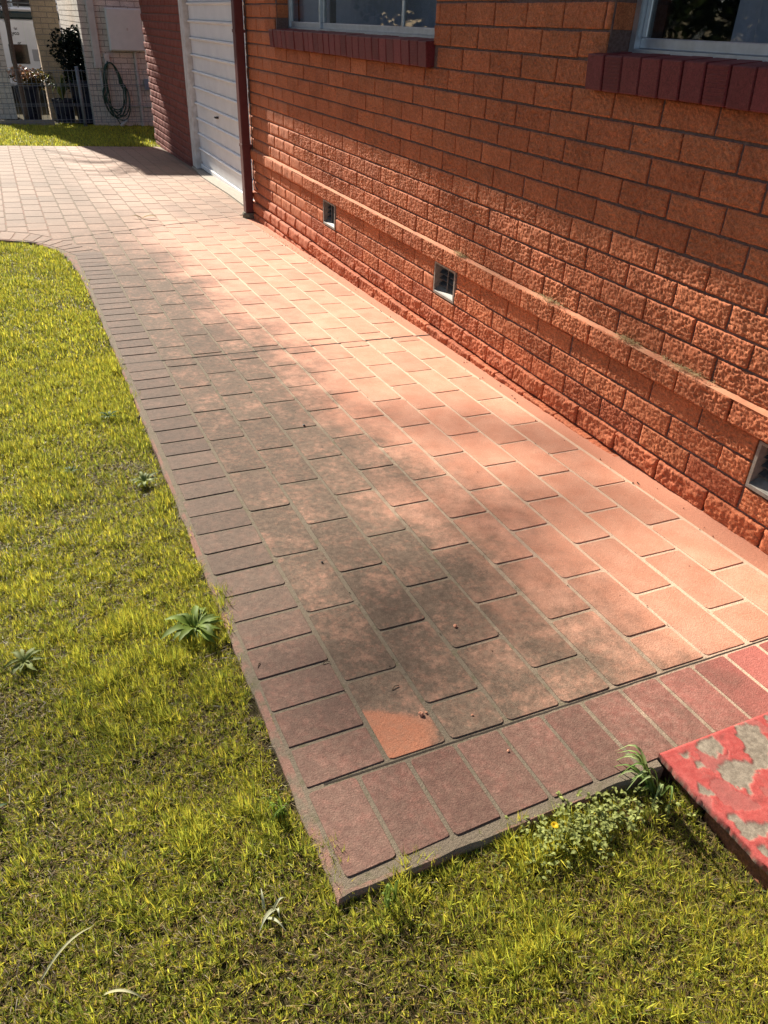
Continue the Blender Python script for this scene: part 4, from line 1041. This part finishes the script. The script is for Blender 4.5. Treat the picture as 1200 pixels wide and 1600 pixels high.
b = MB(); b.tube([(0, 0, 0), (-0.012, 0.01, 0.035), (-0.028, 0.02, 0.06)], 0.0013, 5); b.build('stem', M['hose'], root)
ls = LeafSet()
for (cx, cy, cz) in ((-0.028, 0.02, 0.062), (-0.016, 0.013, 0.048), (-0.004, 0.006, 0.03)):
    for k in range(9):
        V, F = leaf_strip(arch(random.uniform(0, 6.28), 0.008, 0.006, 0, 4, Vector((cx, cy, cz))), lambda t: 0.003*(1-t**3)); ls.add(V, F, (0.40, 0.38, 0.13))
ls.build('bud', M['weed'], root)

# ------------------------------------------------------------------ litter on the paving
def pebble(px_, py_, r, label, material):
    p = px2ground(px_, py_); bm = bmesh.new(); bmesh.ops.create_icosphere(bm, subdivisions=2, radius=r)
    for v in bm.verts: v.co = v.co*(1+0.5*(random.random()-0.5)); v.co.z *= 0.7
    me = bpy.data.meshes.new('brick_chip'); bm.to_mesh(me); bm.free(); me.materials.append(material)
    o = bpy.data.objects.new('brick_chip', me); o.location = (p.x, p.y, p.z+r*0.55); link(o); tag(o, label, 'brick chip', 'crumbs of brick on the path')
pebble(711, 979, 0.0052, 'orange brick crumb sitting in the dark stain on the path', M['chip'])
pebble(658, 1117, 0.006, 'crumbled orange chip below the dark stain, left of its smaller neighbour', M['chip'])
pebble(666, 1114, 0.003, 'tiny chip just right of the crumbled orange chip', M['chip'])
pebble(738, 1118, 0.0026, 'tiny pale crumb right of the scrubbed orange patch', M['chip'])
pebble(794, 1174, 0.003, 'single crumb on the red end row of the path', M['chip'])
pebble(475, 665, 0.0055, 'small black blob on the grey brown part of the path', M['black'])
pebble(503, 879, 0.0035, 'little dark speck on the path near the lawn border', M['black'])
for (px_, py_, az, L, lab) in ((618, 1075, 0.3, 0.022, 'short curved twig above the scrubbed orange patch'), (510, 1036, 0.1, 0.02, 'forked twig on the border pavers'), (405, 1040, 1.0, 0.016, 'small dark twig on the outer lip of the border')):
    p = px2ground(px_, py_); b = MB(); b.tube([(-L/2*math.cos(az), -L/2*math.sin(az), 0), (0, 0.004, 0.002), (L/2*math.cos(az), L/2*math.sin(az), 0)], 0.0011, 5)
    o = b.build('twig', M['twig'], loc=(p.x, p.y, p.z+0.0014)); tag(o, lab, 'twig', 'twigs on the paving')
p = px2ground(222, 342); ls = LeafSet(); V, F = leaf_strip(arch(-0.4, 0.13, 0.03, 0.01, 8), lambda t: 0.02*math.sin(math.pi*(0.1+0.85*t)), fold=0.5); ls.add(V, F, (0.42, 0.33, 0.18))
V, F = leaf_strip(arch(2.6, 0.10, 0.02, 0.0, 8), lambda t: 0.012*math.sin(math.pi*(0.1+0.85*t)), fold=0.5); ls.add(V, F, (0.36, 0.27, 0.14)); o = ls.build('fallen_leaf', M['weed'], loc=(p.x, p.y, p.z+0.004)); tag(o, 'curled dry leaf lying on the pale driveway', 'leaf')

# ------------------------------------------------------------------ neighbour: house side wall, pillars, fence, pots, van
GB = lambda x, y: float(soil_z(np.array(float(x)), np.array(float(y))))
nh = empty('neighbour_house', (1.0, 16.0, GB(1, 15.5))); NO = Vector(nh.location)
tag(nh, 'cream brick neighbouring house with grey meter box behind the wire fence', 'house')
def nb(mb, name, mats, parent=None, smooth=False):
    o = mb.build(name, mats, parent if parent is not None else nh, smooth)
    if parent is None: o.location = -NO
    return o
NWX, NWY, NTOP = -0.33, 15.32, 3.0
b = MB(); b.box(NWX+0.008, 4.5, NWY+0.008, NWY+0.24, -0.7, NTOP); b.box(NWX+0.008, NWX+0.25, NWY+0.24, 19.6, -0.7, NTOP); b.box(NWX+0.25, 4.5, 19.4, 19.6, -0.7, NTOP); nw = nb(b, 'wall', M['cmortar'])
def brick_course_wall(mb, x0, x1, y, z0, z1, axis='x', face=-1, L=0.24, H=0.086):
    c = 0; z = z0
    while z < z1:
        a = x0+(0 if c % 2 == 0 else -L/2)
        while a < x1:
            s0, s1 = max(a, x0), min(a+L-0.010, x1)
            if s1-s0 > 0.03:
                d = random.uniform(0, 0.003)
                if axis == 'x': mb.box(s0, s1, y-d, y+0.03, z, z+H-0.010)
                else: mb.box(y-d if face < 0 else y-0.03, y+0.03 if face < 0 else y+d, s0, s1, z, z+H-0.010)
            a += L
        z += H; c += 1
b = MB(); brick_course_wall(b, NWX, 1.35, NWY, -0.62, 2.2); brick_course_wall(b, NWY+0.035, 19.5, NWX, -0.62, 2.2, 'y'); o = nb(b, 'wall_bricks', M['cream'], nw); tag(o, kind='stuff')
zf = ZS
b = MB(); b.box(0.10, 0.70, NWY-0.15, NWY-0.004, zf-0.32, zf+0.32, bev=0.008); mbx = nb(b, 'meter_box', M['boxgrey'])
b = MB(); b.box(0.115, 0.685, NWY-0.162, NWY-0.151, zf-0.305, zf+0.305, bev=0.004); nb(b, 'meter_box_lid', M['boxgrey'], mbx)
b = MB(); b.box(0.42, 0.445, NWY-0.168, NWY-0.163, zf-0.01, zf+0.03); nb(b, 'latch', M['pvc'], mbx)
b = MB(); b.box(-0.195, -0.07, NWY-0.085, NWY-0.004, zf-0.60, NTOP, bev=0.01); nb(b, 'downpipe', M['pvc'])
b = MB(); b.tube([(-0.11, NWY-0.03, zf-0.60), (-0.11, NWY-0.03, zf-1.0)], 0.018, 8); b.tube([(0.535, NWY-0.03, zf-0.33), (0.525, NWY-0.03, zf-1.56)], 0.026, 10); b.tube([(0.34, NWY-0.03, zf-1.20), (0.78, NWY-0.03, zf-1.21)], 0.016, 8); nb(b, 'conduit', M['pvc'])
b = MB(); b.box(0.635, 0.72, NWY-0.07, NWY-0.004, zf-0.93, zf-0.76, bev=0.006); nb(b, 'junction_box', M['bluebox'])
b = MB(); b.box(-0.02, 0.07, NWY-0.10, NWY-0.004, zf-0.56, zf-0.37, bev=0.006); nb(b, 'hose_bracket', M['pvc'])
# pillars
def pillar(x0, x1, y0, top, mt, name):
    b = MB(); b.box(x0+0.006, x1-0.006, y0+0.006, y0+(x1-x0)-0.006, -0.7, top); p = nb(b, name, M['cmortar'])
    k = MB(); brick_course_wall(k, x0, x1, y0, -0.66, top); brick_course_wall(k, y0+0.032, y0+(x1-x0), x0, -0.66, top, 'y', -1); brick_course_wall(k, y0+0.032, y0+(x1-x0), x1, -0.66, top, 'y', 1)
    o = nb(k, 'pillar_bricks', mt, p); tag(o, kind='stuff')
pillar(-1.02, -0.60, 16.3, 2.15, M['warm_lit_cream'], 'pillar'); pillar(-2.08, -1.62, 16.3, 1.75, M['cream'], 'pillar')
# unseen roofed box added above the frame to throw the dark band over the driveway
b = MB(); b.box(-1.86, -1.10, 16.5, 18.0, 1.75, 4.75); nb(b, 'band_shade_box', M['cream'])
b = MB(); b.add([(-1.98, 16.38, 4.75), (-0.98, 16.38, 4.75), (-0.98, 18.1, 4.75), (-1.98, 18.1, 4.75), (-1.48, 16.9, 5.0), (-1.48, 17.6, 5.0)], [(0, 1, 4), (1, 2, 5, 4), (2, 3, 5), (3, 0, 4, 5), (0, 3, 2, 1)]); nb(b, 'shade_box_roof', M['tile'])
# back wall of the carport with a window band
b = MB(); b.box(-9, NWX, 24.0, 24.2, -0.7, 3.2); bw = nb(b, 'carport_wall', M['cream'])
for k in range(8):
    x = -4.2+k*0.62; b = MB(); b.box(x, x+0.5, 23.96, 23.99, 1.35, 2.4); w_ = nb(b, 'window', M['alu'], bw); b = MB(); b.box(x+0.04, x+0.46, 23.945, 23.955, 1.40, 2.35); nb(b, 'pane', M['glassdark'], bw)
b = MB(); b.box(-9, -0.4, 16.9, 25, -0.56, -0.50); nb(b, 'carport_floor', M['conc'])
# garden hose hung on its bracket
hz0 = zf-0.5; b = MB()
for k in range(7):
    w_ = random.uniform(0.17, 0.24); d_ = random.uniform(0.72, 0.98); ox = random.uniform(-0.02, 0.06); pts = []
    for i in range(29):
        th = math.pi/2+2*math.pi*i/28; sx_ = math.cos(th)*w_*(1 if math.sin(th) < 0 else 0.75); pts.append((0.05+ox*(1-math.sin(th))+sx_, NWY-0.11-0.012*k*0.6+0.01*math.sin(3*th), hz0-d_/2+math.sin(th)*d_/2))
    b.tube(pts, 0.0105, 7, cap=False)
b.tube([(0.02, NWY-0.13, hz0+0.02), (-0.04, NWY-0.15, hz0-0.3), (-0.02, NWY-0.16, hz0-0.75), (0.10, NWY-0.17, hz0-1.0)], 0.0105, 7)
o = b.build('garden_hose', M['hose'], smooth=True); tag(o, 'dark green garden hose coiled on the cream brick wall', 'hose')
b = MB(); b.lathe((0, 0, 0), [(0.0, 0), (0.035, 0.005), (0.03, 0.10), (0.012, 0.16), (0.0, 0.16)], 12); o = b.build('spray_nozzle', M['pvc'], loc=(0.10, NWY-0.16, GB(0.1, 15.2)+0.02)); o.rotation_euler = (0.3, 0.9, 0); tag(o, 'white hose nozzle lying at the foot of the cream wall', 'nozzle')
# wire fence
FY = 15.05; fence = empty('wire_fence', (-0.5, FY, GB(-0.5, FY))); FO = Vector(fence.location); tag(fence, 'low grey welded wire fence across the end of the grass', 'fence')
ft, fb = zf-0.60, zf-1.455
for x in (-2.93, -0.53, 1.2):
    b = MB(); b.tube([(x, FY+0.03, fb-0.12), (x, FY+0.03, ft+0.02)], 0.030, 12); b.lathe((x, FY+0.03, ft+0.02), [(0.033, 0), (0.033, 0.012), (0.0, 0.018)], 12); o = b.build('post', M['post'], fence, True); o.location = -FO
b = MB(); x = -4.5
while x < 1.2:
    b.tube([(x, FY, fb), (x, FY, ft-0.03), (x, FY-0.012, ft)], 0.0032, 4, cap=False); x += 0.0762
for z in (ft-0.03, ft-0.235, ft-0.265, ft-0.545, ft-0.575, fb+0.06, fb+0.02):
    b.tube([(-4.5, FY-0.003, z), (1.2, FY-0.003, z)], 0.0036, 4)
o = b.build('wire_mesh', M['wire'], fence); o.location = -FO; tag(o, kind='stuff')
b = MB(); b.box(-4.5, -1.05, FY+0.02, FY+0.10, fb-0.06, fb+0.055); o = b.build('kerb_edge', M['conc']); tag(o, 'thin concrete edging along the left part of the wire fence', 'edging')
# pots and plants behind the fence
def pot(x, y, r0, r1, h, label):
    b = MB(); b.lathe((0, 0, 0), [(0.0, 0.0), (r0, 0.0), (r0*1.03, 0.02), (r1, h-0.05), (r1*1.06, h-0.04), (r1*1.06, h), (r1*0.94, h), (r1*0.92, h-0.06), (0.0, h-0.06)], 22)
    o = b.build('planter_pot', M['pot'], loc=(x, y, GB(x, y)+0.01), smooth=False); tag(o, label, 'pot', 'dark blue pots behind the fence'); return GB(x, y)+h-0.05
t1 = pot(-1.36, 16.02, 0.15, 0.20, 0.58, 'tall dark blue pot under the orange flowering bush'); t2 = pot(-0.80, 15.75, 0.15, 0.19, 0.40, 'short dark pot holding the strap leafed plant'); t3 = pot(-0.40, 15.86, 0.17, 0.24, 0.72, 'widest dark blue pot under the dark ivy shrub')
def leaf_cloud(ls, c, r, n, size, tints, flat=1.0):
    for i in range(n):
        u = Vector((random.gauss(0, 1), random.gauss(0, 1), random.gauss(0, 1))).normalized()*(random.random()**0.4)
        p = Vector(c)+Vector((u.x*r[0], u.y*r[1], u.z*r[2])); az = random.uniform(0, 6.28); L = size*random.uniform(0.6, 1.3)
        d = Vector((math.cos(az), math.sin(az), random.uniform(-0.8, 0.5))).normalized(); s = d.cross(Vector((random.gauss(0, 1), random.gauss(0, 1), random.gauss(0, 1)))).normalized()
        v = random.uniform(0.6, 1.35); t = random.choice(tints); w = L*0.33
        ls.add([p, p+d*L*0.5+s*w, p+d*L, p+d*L*0.5-s*w], [(0, 1, 2), (0, 2, 3)], tuple(q*v for q in t))
def shrub(name, x, y, z, r, n, size, tints, label, cat='shrub', stem=0.3, extra=None):
    root = empty(name, (x, y, z)); tag(root, label, cat); ls = LeafSet()
    for k in range(7):
        c = (random.uniform(-0.5, 0.5)*r[0], random.uniform(-0.5, 0.5)*r[1], r[2]*random.uniform(0.3, 1.4)); leaf_cloud(ls, c, (r[0]*0.6, r[1]*0.6, r[2]*0.55), n//7, size, tints)
    if extra: leaf_cloud(ls, *extra)
    ls.build('foliage', M['foliage'], root)
    b = MB()
    for k in range(4): b.tube([(random.uniform(-0.03, 0.03), random.uniform(-0.03, 0.03), -0.05), (random.uniform(-0.4, 0.4)*r[0], random.uniform(-0.4, 0.4)*r[1], r[2]*1.1)], [0.012, 0.005], 6)
    b.build('stem', M['bark'], root); return root
shrub('flowering_bush', -1.30, 16.02, t1, (0.38, 0.25, 0.20), 900, 0.06, [(0.10, 0.075, 0.03), (0.06, 0.065, 0.02), (0.16, 0.11, 0.03)], 'bush with orange brown flowers behind the wire fence', 'bush', extra=((-0.10, -0.12, 0.27), (0.28, 0.14, 0.12), 260, 0.055, [(0.55, 0.22, 0.10), (0.50, 0.30, 0.18), (0.6, 0.4, 0.3)]))
root = empty('strap_leaf_plant', (-0.80, 15.75, t2)); tag(root, 'strap leafed green plant between the flowering bush and fence post', 'plant'); 
for k in range(26):
    L = random.uniform(0.3, 0.5); ls = LeafSet(); V, F = leaf_strip(arch(random.uniform(0, 6.28), L*random.uniform(0.35, 0.8), L*random.uniform(0.7, 1.1), L*random.uniform(0.1, 0.5), 9), lambda t: 0.017*(1-t**3)*(0.6+0.5*t), fold=0.5); v = random.uniform(0.7, 1.3)
    ls.add(V, F, (0.085*v, 0.13*v, 0.045*v) if k % 4 else (0.32*v, 0.34*v, 0.09*v)); ls.build('leaf', M['foliage'], root)
shrub('ivy_shrub', -0.50, 15.90, t3-0.16, (0.44, 0.30, 0.58), 4600, 0.064, [(0.012, 0.020, 0.014), (0.018, 0.030, 0.018), (0.008, 0.013, 0.010)], 'dense dark ivy like shrub in front of the cream pillar', 'shrub')
# slender potted palm; crown above the frame
root = empty('palm_tree', (-1.49, 15.62, GB(-1.49, 15.6))); tag(root, 'slender palm with fibrous trunk beside the left brick pillar', 'palm tree')
b = MB(); pts = [(0.01*math.sin(i*0.9), 0.0, i*0.2) for i in range(19)]; b.tube(pts, [0.042-0.0006*i if i < 8 else 0.040+0.006*min(6, i-7) for i in range(19)], 10); b.build('trunk', M['bark'], root, True)
fib = MB()
for k in range(90):
    z = random.uniform(1.65, 3.5); az = random.uniform(0, 6.28); r = 0.055; p0 = (r*math.cos(az), r*math.sin(az), z); p1 = ((r+0.05)*math.cos(az), (r+0.05)*math.sin(az), z-random.uniform(0.03, 0.12)); fib.tube([p0, p1], 0.004, 4)
fib.build('trunk_fibre', M['bark'], root)
for k in range(15):
    az = 6.283*k/15+random.uniform(-0.2, 0.2); L = random.uniform(0.9, 1.35); rib = arch(az, L, L*random.uniform(0.3, 0.75), L*random.uniform(0.2, 0.7), 12, Vector((0, 0, 3.55))); ls = LeafSet()
    for i in range(2, 12):
        tg = (rib[i]-rib[i-1]).normalized(); s = tg.cross(Vector((0, 0, 1))).normalized()
        for sg in (-1, 1):
            for q in (0.0, 0.5):
                p = rib[i-1].lerp(rib[i], q); e = p+(s*sg+tg*0.8).normalized()*0.32*math.sin(math.pi*(i/13))+Vector((0, 0, -0.07)); w = tg*0.012; ls.add([p-w, p+w, e], [(0, 1, 2)], (0.07, 0.11, 0.03))
    V, F = leaf_strip(rib, lambda t: 0.012*(1-t*0.8)); ls.add(V, F, (0.12, 0.13, 0.05)); ls.build('frond', M['foliage'], root)
# parked camper van / caravan
van = empty('caravan', (-0.6, 20.6, -0.5)); VO = Vector(van.location); tag(van, 'white caravan with dark green roof band parked behind the brick pillars', 'caravan')
def vb(mb, name, mats, parent=None, smooth=False):
    o = mb.build(name, mats, parent if parent is not None else van, smooth)
    if parent is None: o.location = -VO
    return o
VY = 20.0; vx0, vx1 = -3.1, 0.9
b = MB(); b.box(vx0, vx1, VY, VY+2.0, zf-1.22, zf+0.06, bev=0.04); body = vb(b, 'body', M['vanwhite'])
b = MB(); b.box(vx0-0.02, vx1+0.02, VY-0.03, VY+2.03, zf+0.062, zf+0.20, bev=0.03); vb(b, 'roof_band', M['vangreen'])
b = MB(); b.box(vx0-0.01, vx1+0.01, VY-0.02, VY+2.02, zf+0.202, zf+0.27, bev=0.03); vb(b, 'roof', M['vanwhite'])
b = MB(); b.box(-1.44, -1.06, VY-0.012, VY-0.001, zf-0.78, zf-0.41, bev=0.004); vb(b, 'window', M['glassdark'], body).location = (0, 0, 0)
b = MB(); b.box(-0.98, -0.62, VY-0.010, VY-0.001, zf-0.72, zf-0.50); vb(b, 'hatch', mat('hatch_grey', (0.36, 0.36, 0.38), 0.5), body)
b = MB(); b.box(-1.075, -1.06, VY-0.004, VY-0.001, zf-0.40, zf+0.03); b.box(-0.99, -0.60, VY-0.004, VY-0.001, zf-0.045, zf-0.035); b.box(-0.99, -0.98, VY-0.004, VY-0.001, zf-0.49, zf-0.046); vb(b, 'door_seam', M['boxgrey'], body)
for x in (-2.2, -1.9):
    b = MB(); b.lathe((0, 0, 0), [(0.0, -0.08), (0.17, -0.08), (0.28, -0.07), (0.29, 0.0), (0.28, 0.07), (0.17, 0.08), (0.0, 0.08)], 20); o = b.build('wheel', M['rubber'], van); o.rotation_euler = (R(90), 0, 0); o.location = Vector((x+(-0.3 if x < -2 else 0.35), VY+0.15, -0.21))-VO
b = MB(); b.tube([(vx0, VY+0.1, zf+0.36), (vx1, VY+0.1, zf+0.36)], 0.02, 6); 
for k in range(7): b.tube([(vx0+0.3+k*0.57, VY+0.1, zf+0.265), (vx0+0.3+k*0.57, VY+0.1, zf+0.36)], 0.015, 6)
vb(b, 'roof_rack', M['black'])
def text(body_, size, loc, parent, shear=0.0):
    cu = bpy.data.curves.new('lettering', 'FONT'); cu.body = body_; cu.size = size; cu.extrude = 0.001; cu.offset = 0.0022; cu.shear = shear
    t = bpy.data.objects.new('tmp', cu); col.objects.link(t); dg = bpy.context.evaluated_depsgraph_get(); me = bpy.data.meshes.new_from_object(t.evaluated_get(dg)); bpy.data.objects.remove(t)
    me.materials.clear(); me.materials.append(M['letter']); o = bpy.data.objects.new('lettering', me); o.rotation_euler = (R(90), 0, 0); o.location = loc; return link(o, parent)
text('Jayco', 0.105, (-1.395, VY-0.003, zf-0.235), body); text('or', 0.075, (-1.25, VY-0.003, zf-0.405), body, 0.2)
b = MB()
for (dx, dz) in ((-0.035, 0.05), (0.0, 0.065), (0.045, 0.055), (0.055, 0.02)): b.add([(-1.24, VY-0.003, zf-0.145), (-1.24+dx*0.5+0.008, VY-0.003, zf-0.145+dz*0.45), (-1.24+dx, VY-0.003, zf-0.145+dz), (-1.24+dx*0.5-0.008, VY-0.003, zf-0.145+dz*0.55)], [(0, 1, 2, 3)])
vb(b, 'emblem', M['letter'], body)
# trees out of frame to the left: they darken the window reflections and dapple the light
def big_tree(x, y, h, rad, n, seed, label, size=0.11, dens=1.0, base=0.4, tr=0.09):
    random.seed(seed); root = empty('street_tree', (x, y, GB(x, y))); tag(root, label, 'tree', 'trees beyond the left frame edge'); tb = MB(); ls = LeafSet()
    top = Vector((0, 0, h*base)); tb.tube([(0, 0, -0.1), (0.05, 0, h*base*0.5), top], [tr, tr*0.8, tr*0.65], 8)
    tips = []
    for k in range(11):
        az = 6.283*k/11+random.uniform(-0.3, 0.3); e = Vector((math.cos(az)*rad*random.uniform(0.35, 1), math.sin(az)*rad*random.uniform(0.35, 1), h*random.uniform(base+0.15, 1))); m = top.lerp(e, 0.5)+Vector((0, 0, 0.12*h*random.random()))
        tb.tube([top, m, e], [tr*0.45, tr*0.25, 0.008], 6); tips += [m, e, m.lerp(e, 0.5), e+Vector((random.uniform(-.3, .3), random.uniform(-.3, .3), random.uniform(-.2, .3)))]
    for t in tips: leaf_cloud(ls, t, (rad*0.3, rad*0.3, rad*0.26), n//len(tips), size, [(0.05, 0.08, 0.025), (0.07, 0.10, 0.03), (0.035, 0.06, 0.02)])
    tb.build('trunk', M['bark'], root, True); ls.build('crown', M['foliage'], root)
for (x, y, h, r, n, sd_, lab, sz, bs, tr) in (
    (-9.5, 9.0, 6.0, 2.6, 5200, 12, 'broad leafy tree across the front yard', 0.22, 0.12, 0.1),
    (-13.5, 16.0, 7.0, 3.0, 4600, 13, 'broad leafy tree furthest out in the front yard', 0.26, 0.12, 0.1),
    (-9.0, 4.0, 5.5, 2.6, 5200, 14, 'rounded leafy tree nearest the camera in the front yard', 0.22, 0.12, 0.1),
    (-5.0, 28.0, 6.0, 2.8, 4200, 15, 'bushy tree far behind the left brick pillar', 0.28, 0.10, 0.1),
    (-9.5, 26.5, 7.0, 3.2, 4200, 16, 'bushy tree behind the carport, left of its neighbour', 0.30, 0.10, 0.1),
    (-11.6, 24.6, 7.0, 2.6, 4200, 18, 'bushy tree between two others behind the carport', 0.30, 0.08, 0.1),
    (-14.5, 22.0, 7.0, 3.2, 4200, 17, 'bushy tree at the far left behind the carport', 0.30, 0.10, 0.1)):
    big_tree(x, y, h, r, n, sd_, lab, sz, base=bs, tr=tr)

# old gum tree far behind the neighbours: unseen, its limb and leaf clumps placed to dapple the path and the wall
random.seed(31); root = empty('gum_tree', (-9.8, 26.5, GB(-9.8, 20))); tag(root, 'tall gum tree far behind the neighbouring house with one long drooping limb', 'tree'); GO = Vector(root.location)
T = 29.0; marks = []
for i in range(13):
    u = i/12; marks.append((Vector((-1.47+1.15*u, -0.06+0.74*u, 0)), 0.15))
for (yy, zz) in ((0.55, 0.22), (0.72, 0.34), (0.92, 0.42), (1.95, 0.40), (2.05, 0.52), (2.22, 0.66), (2.5, 0.78), (1.3, 0.75), (0.35, 0.12)): marks.append((Vector((0, yy, zz)), 0.12))
for i in range(6):
    u = i/5; marks.append((Vector((-0.80+0.55*u, 1.55-0.45*u, 0)), 0.09))
cl_ = [(m+TOSUN*(T+random.uniform(-1.2, 1.2))-GO, r) for m, r in marks]
tb = MB(); hub = sum((c for c, r in cl_), Vector())/len(cl_)+Vector((-4.6, 1.6, -0.6))
tb.tube([(0, 0, -0.2), (0.2, -0.1, 4), (0.6, -0.3, 9), (1.4, -0.4, 13), tuple(hub)], [0.24, 0.2, 0.15, 0.10, 0.06], 10)
tb.tube([(0.6, -0.3, 9), (-1.0, 0.6, 13), (-1.8, 1.0, 16)], [0.10, 0.07, 0.03], 8)
limb = [hub.lerp(cl_[0][0], u/6)+Vector((0, 0, 0.5*math.sin(u/6*3.14))) for u in range(6)]+[c for c, r in cl_[:13:2]]
tb.tube(limb, [0.045-0.003*i for i in range(len(limb))], 7)
ls = LeafSet()
for c, r in cl_:
    q = min(limb, key=lambda p: (p-c).length); tb.tube([q, q.lerp(c, 0.5)+Vector((0, 0, 0.1)), c], [0.006, 0.004, 0.003], 5)
    leaf_cloud(ls, c, (r*1.2, r*1.2, r), 5, 0.15, [(0.05, 0.08, 0.03), (0.07, 0.10, 0.04)])
for k in range(14): leaf_cloud(ls, (-1.5+random.uniform(-1.5, 1.5), 1+random.uniform(-1.5, 1.5), 15+random.uniform(-1.5, 1.5)), (0.6, 0.6, 0.5), 70, 0.2, [(0.05, 0.08, 0.03)])
tb.build('trunk', M['bark'], root, True); ls.build('crown', M['foliage'], root)

# dirt crumbs and leaf scraps swept along the foot of the wall (uncountable)
random.seed(5); mb = MB()
for k in range(260):
    u = random.random()
    if u < 0.55: x_, y_ = random.uniform(-0.13, -0.045), random.choice([random.gauss(5.0, 0.35), random.uniform(0.1, 5.6), random.gauss(4.3, 0.4)])
    else: x_, y_ = random.choice([(random.uniform(-1.5, -0.1), random.uniform(-0.35, 3.0)), (PX0+random.randrange(1, 10)*PW+random.gauss(0, 0.004), random.uniform(-0.15, 2.6))])
    r = random.uniform(0.0010, 0.0028)*(1.6 if u < 0.55 else 1.0); z_ = gz(x_, y_)+r*0.3; ph_ = random.uniform(0, 3)
    vs = [(x_+r*math.cos(ph_+i*2.094), y_+r*math.sin(ph_+i*2.094), z_-r*0.5) for i in range(3)]+[(x_, y_, z_+r*0.8)]
    mb.add(vs, [(0, 2, 1), (0, 1, 3), (1, 2, 3), (2, 0, 3)])
o = mb.build('grit', M['twig']); tag(o, 'fine dark grit and crumbs scattered on the path and along the wall foot', 'grit', kind='stuff')
